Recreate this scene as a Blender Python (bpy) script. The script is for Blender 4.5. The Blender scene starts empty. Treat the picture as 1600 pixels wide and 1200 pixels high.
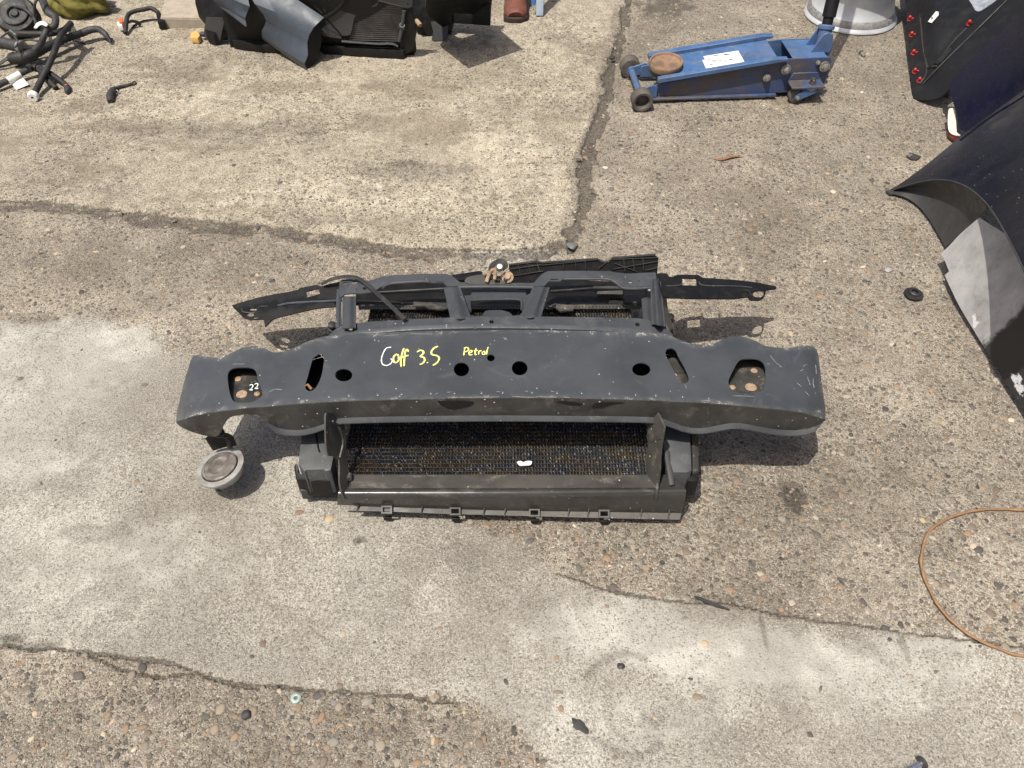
import bpy, bmesh, math, random
import numpy as np
from mathutils import Vector, Matrix, Euler
from mathutils.geometry import delaunay_2d_cdt

random.seed(7)
rng = np.random.default_rng(7)
R = math.radians
scene = bpy.context.scene
col = scene.collection

# ------------------------------------------------------------------ camera
F, PITCH, CAMH = 1290.0, R(47.0), 1.43
cam_d = bpy.data.cameras.new('Camera')
cam_d.sensor_width = 36.0
cam_d.lens = 36.0 * F / 1600.0
cam_d.clip_start = 0.01
cam_d.clip_end = 500.0
cam = bpy.data.objects.new('Camera', cam_d)
cam.location = (0, 0, CAMH)
cam.rotation_euler = (math.pi / 2 - PITCH, 0, 0)
col.objects.link(cam)
scene.camera = cam

# ------------------------------------------------------------------ light
SUN_EL, SUN_DIR = R(67.5), Vector((0.374, 0.455, 0))       # light travels right and away
SUN_DIR.normalize()
light_dir = Vector((SUN_DIR.x * math.cos(SUN_EL), SUN_DIR.y * math.cos(SUN_EL), -math.sin(SUN_EL)))
world = bpy.data.worlds.new('World')
scene.world = world
world.use_nodes = True
wn = world.node_tree
sky = wn.nodes.new('ShaderNodeTexSky')
sky.sky_type = 'NISHITA'
sky.sun_disc = False
sky.sun_elevation = SUN_EL
sky.sun_rotation = math.atan2(-light_dir.x, -light_dir.y)
sky.air_density = 0.7
sky.dust_density = 5.0
sky.ozone_density = 0.4
wn.links.new(sky.outputs[0], wn.nodes['Background'].inputs[0])
wn.nodes['Background'].inputs[1].default_value = 0.115
sun_d = bpy.data.lights.new('Sun', 'SUN')
sun_d.energy = 4.8
sun_d.angle = R(0.55)
sun_d.color = (1.0, 0.95, 0.86)
sun = bpy.data.objects.new('Sun', sun_d)
sun.rotation_euler = light_dir.to_track_quat('-Z', 'Y').to_euler()
sun.location = (-3, -3, 6)
col.objects.link(sun)
vs = scene.view_settings
vs.view_transform = 'Standard'
vs.look = 'None'
vs.exposure = 0.08
vs.gamma = 1.0
vs.use_curve_mapping = False
cy = scene.cycles
cy.max_bounces = 5
cy.diffuse_bounces = 2
cy.glossy_bounces = 3

# ------------------------------------------------------------------ geometry helpers
SP, CP = math.sin(PITCH), math.cos(PITCH)


def ray(px, py):
    u, v = (px - 800.0) / F, (py - 600.0) / F
    return Vector((u, CP - v * SP, -SP - v * CP))


def T(px, py, z=0.0):
    """world point at height z seen at that place of the photograph"""
    d = ray(px, py)
    return Vector((0, 0, CAMH)) + d * ((z - CAMH) / d.z)


def TY(px, py, Y):
    d = ray(px, py)
    return Vector((0, 0, CAMH)) + d * (Y / d.y)


def catmull(pts, n=6, closed=False):
    out = []
    P = [Vector(p) for p in pts]
    m = len(P)
    segs = m if closed else m - 1
    for i in range(segs):
        if closed:
            p0, p1, p2, p3 = P[(i - 1) % m], P[i], P[(i + 1) % m], P[(i + 2) % m]
        else:
            p1, p2 = P[i], P[i + 1]
            p0 = P[i - 1] if i > 0 else p1 * 2 - p2
            p3 = P[i + 2] if i + 2 < m else p2 * 2 - p1
        for k in range(n):
            t = k / n
            out.append(0.5 * ((2 * p1) + (p2 - p0) * t + (2 * p0 - 5 * p1 + 4 * p2 - p3) * t * t + (3 * p1 - p0 - 3 * p2 + p3) * t ** 3))
    if not closed:
        out.append(P[-1].copy())
    return out


def lerp_at(poly, x):
    """y of a polyline (sorted by x) at x"""
    if x <= poly[0][0]:
        return poly[0][1]
    for (x0, y0), (x1, y1) in zip(poly, poly[1:]):
        if x <= x1:
            return y0 + (y1 - y0) * (x - x0) / (x1 - x0)
    return poly[-1][1]


def inside(poly, x, y):
    c = False
    j = len(poly) - 1
    for i in range(len(poly)):
        xi, yi = poly[i][0], poly[i][1]
        xj, yj = poly[j][0], poly[j][1]
        if (yi > y) != (yj > y) and x < (xj - xi) * (y - yi) / (yj - yi) + xi:
            c = not c
        j = i
    return c


def seg_dist(poly, x, y):
    best = 1e9
    n = len(poly)
    for i in range(n):
        ax, ay = poly[i][0], poly[i][1]
        bx, by = poly[(i + 1) % n][0], poly[(i + 1) % n][1]
        dx, dy = bx - ax, by - ay
        L = dx * dx + dy * dy
        t = 0 if L == 0 else max(0, min(1, ((x - ax) * dx + (y - ay) * dy) / L))
        best = min(best, (ax + t * dx - x) ** 2 + (ay + t * dy - y) ** 2)
    return math.sqrt(best)


def origin_of(o):
    while o.parent:
        o = o.parent
    return o.location


def sharpen(bm, ang=38):
    bm.normal_update()
    for f in bm.faces:
        f.smooth = True
    lim = R(ang)
    for e in bm.edges:
        if len(e.link_faces) == 2:
            e.smooth = e.calc_face_angle(0) < lim
        else:
            e.smooth = False


def finish(bm, name, mat, parent=None, origin=None, local=False, ang=38):
    sharpen(bm, ang)
    if not local:
        off = Vector(origin_of(parent)) if parent else Vector(origin if origin is not None else (0, 0, 0))
        for v in bm.verts:
            v.co -= off
    me = bpy.data.meshes.new(name)
    bm.to_mesh(me)
    bm.free()
    me.materials.append(mat)
    o = bpy.data.objects.new(name, me)
    col.objects.link(o)
    if parent:
        o.parent = parent
    elif origin is not None and not local:
        o.location = origin
    return o


def tag(o, label, cat, group=None):
    o['label'] = label
    o['category'] = cat
    if group:
        o['group'] = group
    return o


def thing(name, label, cat, loc, rz=0.0, group=None):
    o = bpy.data.objects.new(name, None)
    o.empty_display_size = 0.05
    o.location = loc
    o.rotation_euler = (0, 0, rz)
    col.objects.link(o)
    return tag(o, label, cat, group)


def thicken(bm, t):
    """give a one-sided sheet (facing the sky) a thickness t below it"""
    bm.normal_update()
    faces = list(bm.faces)
    top = list(bm.verts)
    low = {}
    for v in top:
        low[v] = bm.verts.new(v.co - v.normal * t)
    bnd = [e for e in bm.edges if len(e.link_faces) == 1]
    quads = []
    for e in bnd:
        lp = e.link_loops[0]
        a, b = lp.vert, lp.link_loop_next.vert
        quads.append((b, a, low[a], low[b]))
    for f in faces:
        bm.faces.new([low[v] for v in reversed(f.verts)])
    for q in quads:
        bm.faces.new(q)


def face_up(bm, d=Vector((0, -0.6, 0.8))):
    bm.normal_update()
    s = sum((f.normal * f.calc_area() for f in bm.faces), Vector())
    if s.dot(d) < 0:
        bmesh.ops.reverse_faces(bm, faces=bm.faces[:])


def sheet_bm(outline, mapf, holes=(), res=None, thick=0.002, up=Vector((0, -0.6, 0.8))):
    verts, edges = [], []

    def loop(pts):
        s = len(verts)
        for p in pts:
            verts.append(Vector((p[0], p[1])))
        for i in range(len(pts)):
            edges.append((s + i, s + (i + 1) % len(pts)))
    loop(outline)
    for h in holes:
        loop(h)
    if res:
        xs = [p[0] for p in outline]
        ys = [p[1] for p in outline]
        x = min(xs) + res * .5
        while x < max(xs):
            y = min(ys) + res * .5
            while y < max(ys):
                if inside(outline, x, y) and seg_dist(outline, x, y) > res * .45 and all(not inside(h, x, y) and seg_dist(h, x, y) > res * .4 for h in holes):
                    verts.append(Vector((x, y)))
                y += res
            x += res
    vo, eo, fo = delaunay_2d_cdt(verts, edges, [], 0, 1e-5)[:3]
    bm = bmesh.new()
    bv = [bm.verts.new(mapf(v.x, v.y)) for v in vo]
    for f in fo:
        cx = sum(vo[i].x for i in f) / 3
        cy = sum(vo[i].y for i in f) / 3
        if inside(outline, cx, cy) and not any(inside(h, cx, cy) for h in holes):
            try:
                bm.faces.new([bv[i] for i in f])
            except ValueError:
                pass
    for v in [v for v in bm.verts if not v.link_faces]:
        bm.verts.remove(v)
    face_up(bm, up)
    if thick:
        thicken(bm, thick)
    return bm


def sheet(name, outline, mapf, mat, parent=None, holes=(), res=None, thick=0.002, origin=None, up=Vector((0, -0.6, 0.8))):
    return finish(sheet_bm(outline, mapf, holes, res, thick, up), name, mat, parent, origin)


def fitz(pts):
    """map from photo place to the plane fitted through (px, py, z) points"""
    A = np.array([[p[0], p[1], 1.0] for p in pts])
    c, *_ = np.linalg.lstsq(A, np.array([p[2] for p in pts]), rcond=None)
    return lambda px, py: T(px, py, float(c[0] * px + c[1] * py + c[2]))


def loft_bm(rows, thick=0.0, up=Vector((0, -0.6, 0.8)), closed=False):
    bm = bmesh.new()
    V = [[bm.verts.new(p) for p in r] for r in rows]
    for a, b in zip(V, V[1:]):
        n = len(a)
        for i in range(n if closed else n - 1):
            j = (i + 1) % n
            bm.faces.new((a[i], a[j], b[j], b[i]))
    if not closed:
        face_up(bm, up)
    else:
        bm.faces.new(list(reversed(V[0])))
        bm.faces.new(V[-1])
        bmesh.ops.recalc_face_normals(bm, faces=bm.faces[:])
    if thick:
        thicken(bm, thick)
    return bm


def tube_bm(pts, r, segs=10, flat=1.0, bm=None, caps=True, closed=False):
    """tube through pts; r a number or one per point; flat squeezes it in z"""
    bm = bm or bmesh.new()
    n = len(pts)
    rr = [r] * n if not hasattr(r, '__len__') else r
    rings = []
    up = Vector((0, 0, 1))
    prev = None
    for i, p in enumerate(pts):
        p = Vector(p)
        if closed:
            d = Vector(pts[(i + 1) % n]) - Vector(pts[i - 1])
        else:
            d = Vector(pts[min(i + 1, n - 1)]) - Vector(pts[max(i - 1, 0)])
        if d.length < 1e-9:
            d = Vector((1, 0, 0))
        d.normalize()
        if prev is None:
            s = d.cross(up)
            if s.length < 1e-3:
                s = d.cross(Vector((0, 1, 0)))
        else:
            s = prev - d * prev.dot(d)
        s.normalize()
        prev = s
        u = s.cross(d)
        rings.append([bm.verts.new(p + s * (math.cos(2 * math.pi * k / segs) * rr[i]) + u * (math.sin(2 * math.pi * k / segs) * rr[i] * flat)) for k in range(segs)])
    prs = list(zip(rings, rings[1:]))
    if closed:
        prs.append((rings[-1], rings[0]))
    for a, b in prs:
        for k in range(segs):
            bm.faces.new((a[k], a[(k + 1) % segs], b[(k + 1) % segs], b[k]))
    if caps and not closed:
        bm.faces.new(list(reversed(rings[0])))
        bm.faces.new(rings[-1])
    bmesh.ops.recalc_face_normals(bm, faces=bm.faces[:])
    return bm


def resamp(vals, n):
    """numbers interpolated to n entries"""
    return list(np.interp(np.linspace(0, 1, n), np.linspace(0, 1, len(vals)), vals))


def hose(name, pts, r, mat, parent=None, origin=None, segs=10, n=6, ribs=0.0, flat=1.0):
    P = catmull([T(*p) for p in pts], n)
    rr = resamp(r, len(P)) if hasattr(r, '__len__') else [r] * len(P)
    if ribs:
        rr = [a * (1 + (ribs if i % 2 else -ribs)) for i, a in enumerate(rr)]
    return finish(tube_bm(P, rr, segs, flat), name, mat, parent, origin if parent is None else None, ang=60)


def lathe_bm(prof, M, segs=40, bm=None, closed=True):
    bm = bm or bmesh.new()
    rings = []
    for (r, z) in prof:
        if r < 1e-6:
            rings.append([bm.verts.new(M @ Vector((0, 0, z)))])
        else:
            rings.append([bm.verts.new(M @ Vector((r * math.cos(2 * math.pi * k / segs), r * math.sin(2 * math.pi * k / segs), z))) for k in range(segs)])
    prs = list(zip(rings, rings[1:]))
    if closed and len(rings[0]) > 1 and len(rings[-1]) > 1:
        prs.append((rings[-1], rings[0]))
    for a, b in prs:
        for k in range(segs):
            j = (k + 1) % segs
            if len(a) == 1 and len(b) == 1:
                continue
            if len(a) == 1:
                bm.faces.new((a[0], b[j], b[k]))
            elif len(b) == 1:
                bm.faces.new((a[k], a[j], b[0]))
            else:
                bm.faces.new((a[k], a[j], b[j], b[k]))
    bmesh.ops.recalc_face_normals(bm, faces=bm.faces[:])
    return bm


def box_bm(cx, cy, cz, sx, sy, sz, M=Matrix(), bevel=0.002, bm=None):
    b = bmesh.new()
    bmesh.ops.create_cube(b, size=1.0)
    for v in b.verts:
        v.co = Vector((v.co.x * sx, v.co.y * sy, v.co.z * sz))
    if bevel:
        bmesh.ops.bevel(b, geom=b.edges[:], offset=min(bevel, sx * .3, sy * .3, sz * .3), segments=2, affect='EDGES', profile=.6)
    for v in b.verts:
        v.co = M @ (v.co + Vector((cx, cy, cz)))
    if bm is None:
        return b
    me = bpy.data.meshes.new('tmp')
    b.to_mesh(me)
    b.free()
    bm.from_mesh(me)
    bpy.data.meshes.remove(me)
    return bm


def axis_M(p, n, spin=0.0):
    """matrix whose z axis is n, at p"""
    return Matrix.Translation(p) @ Vector(n).to_track_quat('Z', 'Y').to_matrix().to_4x4() @ Matrix.Rotation(spin, 4, 'Z')


def circle(cx, cy, rx, ry, n=20):
    return [(cx + rx * math.cos(2 * math.pi * k / n), cy + ry * math.sin(2 * math.pi * k / n)) for k in range(n)]


def sm(pts, n=4):
    return [(v.x, v.y) for v in catmull([(p[0], p[1], 0) for p in pts], n, True)]


def sm_open(pts, n=4):
    return [(v.x, v.y) for v in catmull([(p[0], p[1], 0) for p in pts], n, False)]


# ------------------------------------------------------------------ materials
class N:
    """small helper to write node trees"""
    def __init__(s, name):
        s.m = bpy.data.materials.new(name)
        s.m.use_nodes = True
        s.t = s.m.node_tree
        s.b = s.t.nodes['Principled BSDF']
        s.tc = s.t.nodes.new('ShaderNodeTexCoord').outputs['Object']

    def set(s, node, key, val):
        inp = node.inputs[key]
        if isinstance(val, bpy.types.NodeSocket):
            s.t.links.new(val, inp)
        else:
            if inp.type == 'RGBA' and len(val) == 3:
                val = (*val, 1)
            inp.default_value = val

    def node(s, t, **kw):
        n = s.t.nodes.new(t)
        for k, v in kw.items():
            setattr(n, k, v)
        return n

    def noise(s, scale, detail=4, rough=.6, vec=None, dist=0.0, out='Fac'):
        n = s.node('ShaderNodeTexNoise')
        s.set(n, 'Vector', vec or s.tc)
        s.set(n, 'Scale', scale)
        s.set(n, 'Detail', detail)
        s.set(n, 'Roughness', rough)
        s.set(n, 'Distortion', dist)
        return n.outputs[out]

    def vor(s, scale, vec=None, feature='F1', rand=1.0):
        n = s.node('ShaderNodeTexVoronoi', feature=feature)
        s.set(n, 'Vector', vec or s.tc)
        s.set(n, 'Scale', scale)
        s.set(n, 'Randomness', rand)
        return n

    def math(s, op, a, b=0.0, clamp=False):
        n = s.node('ShaderNodeMath', operation=op, use_clamp=clamp)
        s.set(n, 0, a)
        s.set(n, 1, b)
        return n.outputs[0]

    def ss(s, x, lo, hi, to0=0.0, to1=1.0):
        n = s.node('ShaderNodeMapRange', interpolation_type='SMOOTHSTEP')
        s.set(n, 'Value', x)
        s.set(n, 'From Min', lo)
        s.set(n, 'From Max', hi)
        s.set(n, 'To Min', to0)
        s.set(n, 'To Max', to1)
        return n.outputs[0]

    def mix(s, f, a, b, mode='MIX'):
        n = s.node('ShaderNodeMix', data_type='RGBA', blend_type=mode)
        for k, v in ((0, f), (6, a), (7, b)):
            s.set(n, k, v)
        return n.outputs[2]

    def ramp(s, f, stops, interp='LINEAR'):
        n = s.node('ShaderNodeValToRGB')
        n.color_ramp.interpolation = interp
        e = n.color_ramp.elements
        while len(e) < len(stops):
            e.new(0.5)
        for el, (p, c) in zip(e, stops):
            el.position = p
            el.color = (*c, 1)
        s.set(n, 0, f)
        return n.outputs[0]

    def attr(s, name, out='Fac'):
        n = s.node('ShaderNodeAttribute')
        n.attribute_name = name
        return n.outputs[out]

    def scaled(s, v):
        n = s.node('ShaderNodeMapping')
        s.set(n, 'Vector', s.tc)
        s.set(n, 'Scale', v)
        return n.outputs[0]

    def bump(s, h, strength, dist=0.002, prev=None):
        n = s.node('ShaderNodeBump')
        s.set(n, 'Height', h)
        s.set(n, 'Strength', strength)
        s.set(n, 'Distance', dist)
        if prev:
            s.set(n, 'Normal', prev)
        return n.outputs[0]

    def out(s, color=None, rough=None, metal=None, normal=None, spec=None, coat=None):
        for k, v in (('Base Color', color), ('Roughness', rough), ('Metallic', metal), ('Normal', normal), ('Specular IOR Level', spec), ('Coat Weight', coat)):
            if v is not None:
                s.set(s.b, k, v)
        return s.m


def worn(name, base, base2=None, dust=(0.26, 0.23, 0.18), dust_amt=0.35, rough=0.5, metal=0.0, chips=None, chip_amt=0.0,
         scale=14.0, bump=0.12, spec=0.5, stretch=None, grain=260.0, chip_scale=170.0):
    """painted or moulded surface with tone shifts, clinging dust, fine chips"""
    n = N(name)
    v = n.scaled(stretch) if stretch else n.tc
    big = n.noise(scale, 5, .62, v)
    fine = n.noise(grain, 3, .7)
    c = n.mix(n.ss(big, .32, .68), base, base2 or tuple(x * .72 for x in base))
    d1 = n.noise(scale * 2.1, 7, .68, v, .4)
    dm = n.math('MULTIPLY', n.ss(d1, .47, .78), n.ss(fine, .2, .75))
    dm = n.math('MULTIPLY', dm, dust_amt, True)
    film = n.math('MULTIPLY', n.ss(n.noise(scale * .6, 3), .3, .8), dust_amt * .18)
    dm = n.math('MAXIMUM', dm, film)
    c = n.mix(dm, c, dust)
    if chips:
        vo = n.vor(chip_scale, n.tc)
        rnd = n.node('ShaderNodeSeparateColor')
        n.set(rnd, 0, vo.outputs['Color'])
        pick = n.ss(rnd.outputs[0], 1 - chip_amt, 1 - chip_amt + .01)
        near = n.ss(vo.outputs['Distance'], .34, .2)
        mk = n.math('MULTIPLY', pick, near)
        mk = n.math('MULTIPLY', mk, n.ss(big, .35, .6))
        c = n.mix(mk, c, chips)
    rg = n.ss(d1, .3, .75, rough - .06, min(1, rough + .22))
    nb = n.bump(big, bump * .6, .004)
    nb = n.bump(fine, bump, .0008, nb)
    return n.out(c, rg, metal, nb, spec)


M_steel = worn('grey_satin_panel_paint', (.054, .058, .064), (.038, .042, .047), (.27, .26, .245), .30, .38, chips=(.5, .5, .48), chip_amt=.018, scale=9, bump=.06, chip_scale=240)
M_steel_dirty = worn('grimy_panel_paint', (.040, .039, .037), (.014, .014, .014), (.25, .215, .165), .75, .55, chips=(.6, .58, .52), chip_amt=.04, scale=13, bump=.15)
M_black = worn('black_plastic', (.0065, .0062, .0065), (.004, .004, .0045), (.14, .125, .10), .16, .5, scale=16, bump=.1, spec=.32)
M_dusty = worn('dusty_grey_plastic', (.046, .044, .040), (.025, .024, .022), (.30, .27, .215), .75, .5, chips=(.5, .47, .42), chip_amt=.03, scale=15, bump=.14, stretch=(.5, 1, 1))
M_edge = worn('smooth_black_plastic_dusty', (.036, .035, .033), (.020, .020, .018), (.24, .21, .17), .45, .30, chips=(.5, .48, .42), chip_amt=.02, scale=12, bump=.1)
M_tank = worn('grey_radiator_tank', (.060, .066, .072), (.042, .046, .05), (.28, .26, .22), .5, .5, scale=18, bump=.12)
M_nose = worn('rubbed_black_plastic', (.038, .038, .037), (.024, .024, .023), (.25, .225, .185), .5, .15, chips=(.5, .48, .42), chip_amt=.02, scale=18, bump=.06, stretch=(.4, 1, 1))
M_sheen = worn('highlight_steel_paint', (.075, .082, .092), (.055, .060, .068), (.27, .26, .245), .2, .16, chips=(.6, .6, .58), chip_amt=.03, scale=14, bump=.04)  # panel paint made lighter and glossier, edge highlight partly in the colour
M_rub = worn('black_rubber_hose', (.013, .013, .014), (.008, .008, .008), (.19, .17, .14), .35, .6, scale=30, bump=.1)
M_loom = worn('grey_loom_tape', (.035, .036, .038), (.02, .02, .021), (.2, .18, .15), .4, .6, scale=40, bump=.12)
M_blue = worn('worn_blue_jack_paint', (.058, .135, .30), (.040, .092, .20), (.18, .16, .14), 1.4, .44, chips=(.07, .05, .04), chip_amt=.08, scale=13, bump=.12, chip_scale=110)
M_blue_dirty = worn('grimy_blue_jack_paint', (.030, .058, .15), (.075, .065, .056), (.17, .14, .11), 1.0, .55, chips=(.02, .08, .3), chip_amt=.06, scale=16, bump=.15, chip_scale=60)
M_castiron = worn('dirty_cast_wheel', (.10, .088, .075), (.055, .048, .042), (.24, .2, .16), .7, .7, scale=40, bump=.25)
M_rust = worn('rusty_saddle', (.25, .15, .09), (.12, .075, .05), (.36, .28, .2), .8, .8, scale=32, bump=.3)
M_zinc = worn('dull_zinc', (.42, .41, .38), (.26, .25, .23), (.25, .21, .16), .5, .4, metal=.7, scale=50, bump=.1)
M_rustbolt = worn('rust_stained_bolt', (.36, .27, .18), (.22, .13, .075), (.45, .38, .28), .6, .7, scale=90, bump=.3)
M_silver = worn('silver_wheel_paint', (.62, .64, .66), (.50, .52, .54), (.34, .31, .27), .25, .36, metal=.25, scale=10, bump=.05)
M_silver_dirty = worn('grimy_silver_rim', (.30, .30, .30), (.17, .16, .15), (.2, .18, .15), .8, .5, metal=.2, scale=60, bump=.2)
M_horn = worn('oxidised_horn_metal', (.22, .20, .18), (.085, .07, .06), (.36, .34, .31), .6, .55, metal=.35, scale=34, bump=.15)
M_hornrim = worn('grey_horn_rim', (.36, .36, .34), (.22, .21, .19), (.45, .43, .4), .5, .5, metal=.3, scale=40, bump=.15)
M_bluetrim = worn('blue_grey_plastic_trim', (.052, .067, .088), (.040, .053, .072), (.32, .31, .29), .22, .42, chips=(.5, .52, .55), chip_amt=.006, scale=9, bump=.05)
M_charcoal = worn('charcoal_plastic', (.045, .046, .047), (.03, .03, .031), (.22, .2, .17), .3, .5, scale=14, bump=.1)
M_white = worn('white_sticker', (.78, .77, .73), (.68, .67, .63), (.35, .31, .26), .3, .6, chips=(.12, .12, .12), chip_amt=.10, scale=60, bump=.05, chip_scale=240)
M_cream = worn('aged_white_lens', (.66, .63, .52), (.5, .46, .36), (.34, .3, .22), .6, .35, scale=50, bump=.1)
M_red = worn('red_plastic_clip', (.52, .030, .022), (.40, .022, .018), (.2, .1, .08), .2, .4, scale=60, bump=.05)
M_orange = worn('orange_plastic', (.72, .15, .035), None, (.4, .3, .2), .3, .45, scale=60)
M_yellowpl = worn('amber_connector', (.68, .42, .13), (.55, .3, .09), (.4, .33, .22), .4, .45, scale=70)
M_leather = worn('red_brown_leather', (.16, .048, .028), (.10, .032, .02), (.28, .19, .13), .5, .55, scale=40, bump=.3)
M_sole = worn('dark_boot_sole', (.035, .018, .015), None, (.22, .18, .14), .5, .7, scale=40)
M_denim = worn('dark_work_trousers', (.022, .024, .032), None, (.1, .09, .08), .3, .9, scale=50, bump=.3)
M_steelblue = worn('pale_blue_painted_steel', (.40, .47, .56), (.33, .39, .48), (.3, .27, .22), .3, .4, scale=20)
M_midblue = worn('blue_painted_steel', (.05, .16, .40), None, (.3, .27, .22), .3, .4, scale=20)
M_moss = worn('mossy_yellow_cloth', (.21, .185, .035), (.10, .088, .018), (.07, .062, .025), .9, .85, scale=26, bump=.5)
M_wire = worn('rusty_brown_wire', (.30, .17, .075), (.20, .105, .05), (.4, .29, .18), .6, .6, scale=40, bump=.2)
M_yellow_chalk = worn('yellow_paint_pen', (.80, .76, .16), (.72, .68, .22), (.8, .8, .6), .5, .7, scale=120)
M_white_chalk = worn('white_paint_pen', (.72, .80, .80), (.6, .68, .68), (.8, .8, .8), .3, .7, scale=120)
M_foil = worn('crumpled_silver_foil', (.42, .45, .50), (.25, .27, .31), (.5, .5, .5), .3, .4, metal=.3, scale=45, bump=.7)
M_stone_dark = worn('dark_grit', (.035, .034, .034), (.02, .02, .02), (.15, .13, .11), .5, .6, scale=90, bump=.4)
M_stone_blue = worn('blue_grey_stone', (.13, .14, .145), (.09, .095, .1), (.26, .23, .19), .5, .6, scale=70, bump=.3)
M_teal = worn('pale_green_washer', (.36, .46, .43), (.25, .33, .31), (.3, .28, .23), .4, .5, metal=.2, scale=120)
M_leaf = worn('dry_brown_leaf', (.26, .13, .05), (.16, .075, .03), (.38, .27, .16), .5, .8, scale=60, bump=.3)
M_paint = worn('navy_gloss_paint', (.0062, .0074, .016), (.005, .006, .012), (.20, .19, .17), .04, .2, chips=(.5, .48, .45), chip_amt=.022, scale=5, bump=.012, chip_scale=230, spec=.34)
M_paint2 = worn('dark_blue_gloss_paint', (.008, .010, .032), (.006, .008, .022), (.14, .12, .1), .10, .22, scale=6, bump=.02, spec=.3)


def bar_paint():
    n = N('scuffed_bar_paint')
    big = n.noise(7, 4, .6)
    m = n.noise(26, 5, .7, None, .5)
    fine = n.noise(260, 2, .7)
    c = n.mix(n.ss(big, .3, .7), (.060, .065, .071), (.042, .046, .051))
    c = n.mix(n.ss(n.noise(14, 5, .7, n.scaled((1, 1, .4)), 1.0), .55, .8, 0, .35), c, (.17, .165, .155))
    e = n.attr('edge')
    d = n.math('MULTIPLY', n.ss(e, .45, 1.0), n.ss(m, .36, .62))
    c = n.mix(n.math('MULTIPLY', d, .2), c, (.25, .235, .205))
    w = n.math('MULTIPLY', n.ss(e, .62, .97), n.ss(m, .56, .62))
    w = n.math('MULTIPLY', w, n.ss(fine, .45, .55))
    c = n.mix(w, c, (.36, .355, .34))
    st = n.noise(60, 3, .6, n.scaled((.35, 1.6, 1)), .3)
    c = n.mix(n.ss(st, .735, .75, 0, .55), c, (.42, .42, .41))
    vo = n.vor(230)
    rc_ = n.node('ShaderNodeSeparateColor')
    n.set(rc_, 0, vo.outputs['Color'])
    pk_ = n.math('MULTIPLY', n.ss(rc_.outputs[0], .985, .988), n.ss(vo.outputs['Distance'], .32, .2))
    pk_ = n.math('MULTIPLY', pk_, n.ss(m, .45, .6))
    c = n.mix(pk_, c, (.6, .6, .58))
    nb = n.bump(big, .05, .004)
    nb = n.bump(fine, .05, .0008, nb)
    return n.out(c, n.ss(m, .3, .7, .27, .44), 0, nb, .5)


M_bar = bar_paint()


def silver_scuffed():
    n = N('silver_paint_with_scuffs')
    a = n.noise(11, 5, .6)
    fl = n.noise(900, 2, .5)
    c = n.mix(n.ss(a, .3, .7), (.50, .495, .49), (.33, .32, .31))
    c = n.mix(n.ss(n.noise(34, 5, .7), .5, .75, 0, .6), c, (.19, .175, .15))
    c = n.mix(n.ss(fl, .66, .74), c, (.75, .75, .75))
    # the lower half of the piece is bare black plastic
    d = n.attr('bare')
    dd = n.math('ADD', d, n.math('MULTIPLY', n.math('SUBTRACT', n.noise(16, 6, .65), .5), .35))
    k = n.ss(dd, .47, .56)
    c = n.mix(k, c, (.035, .034, .033))
    sc = n.math('ADD', n.attr('scuff'), n.math('MULTIPLY', n.math('SUBTRACT', n.noise(42, 4, .7, n.scaled((1, .45, 1))), .5), 1.5))
    c = n.mix(n.ss(sc, .62, .7), c, (.66, .67, .68))
    return n.out(c, n.ss(a, .3, .7, .34, .5), .25, n.bump(fl, .06, .0006))


M_silverscuff = silver_scuffed()


def radiator_mat():
    n = N('radiator_fins')
    w = n.node('ShaderNodeTexWhiteNoise')
    sc = n.node('ShaderNodeVectorMath', operation='SCALE')
    n.set(sc, 0, n.tc)
    sc.inputs['Scale'].default_value = 300
    fl = n.node('ShaderNodeVectorMath', operation='FLOOR')
    n.set(fl, 0, sc.outputs[0])
    n.set(w, 'Vector', fl.outputs[0])
    a = n.noise(10, 4, .6, n.scaled((1, 4, 1)))
    c = n.ramp(a, [(.3, (.16, .145, .135)), (.45, (.11, .13, .17)), (.55, (.22, .17, .11)), (.7, (.15, .135, .125))])
    c = n.mix(n.ss(w.outputs[0], .80, .9), c, (.42, .39, .34))
    c = n.mix(n.ss(w.outputs[0], .955, .965), c, (.85, .83, .78))  # pale flecks are glints off bent fins, put into the colour
    return n.out(c, .5, .35)


M_fins = radiator_mat()
M_core = worn('radiator_tube', (.045, .042, .039), (.016, .016, .020), (.17, .14, .1), .5, .45, metal=.3, scale=24, bump=.15, grain=500, stretch=(1, 3, 1))

# ------------------------------------------------------------------ ground
def lattice(nx, seed):
    return np.random.default_rng(seed).random((nx, nx))


def vnoise(x, y, freq, seed):
    L = lattice(256, seed)
    X, Y = x * freq + 1000.0, y * freq + 1000.0
    xi, yi = np.floor(X).astype(int), np.floor(Y).astype(int)
    fx, fy = X - xi, Y - yi
    fx, fy = fx * fx * (3 - 2 * fx), fy * fy * (3 - 2 * fy)
    a, b = L[xi % 256, yi % 256], L[(xi + 1) % 256, yi % 256]
    c, d = L[xi % 256, (yi + 1) % 256], L[(xi + 1) % 256, (yi + 1) % 256]
    return (a * (1 - fx) + b * fx) * (1 - fy) + (c * (1 - fx) + d * fx) * fy


def fbm(x, y, freq, seed, octv=4, gain=.5):
    s, a, t = 0, 1, 0
    for i in range(octv):
        s = s + a * vnoise(x, y, freq * 2 ** i, seed + i)
        t += a
        a *= gain
    return s / t - .5


def world_poly(pts):
    return np.array([T(p[0], p[1], 0)[:2] for p in pts])


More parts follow.
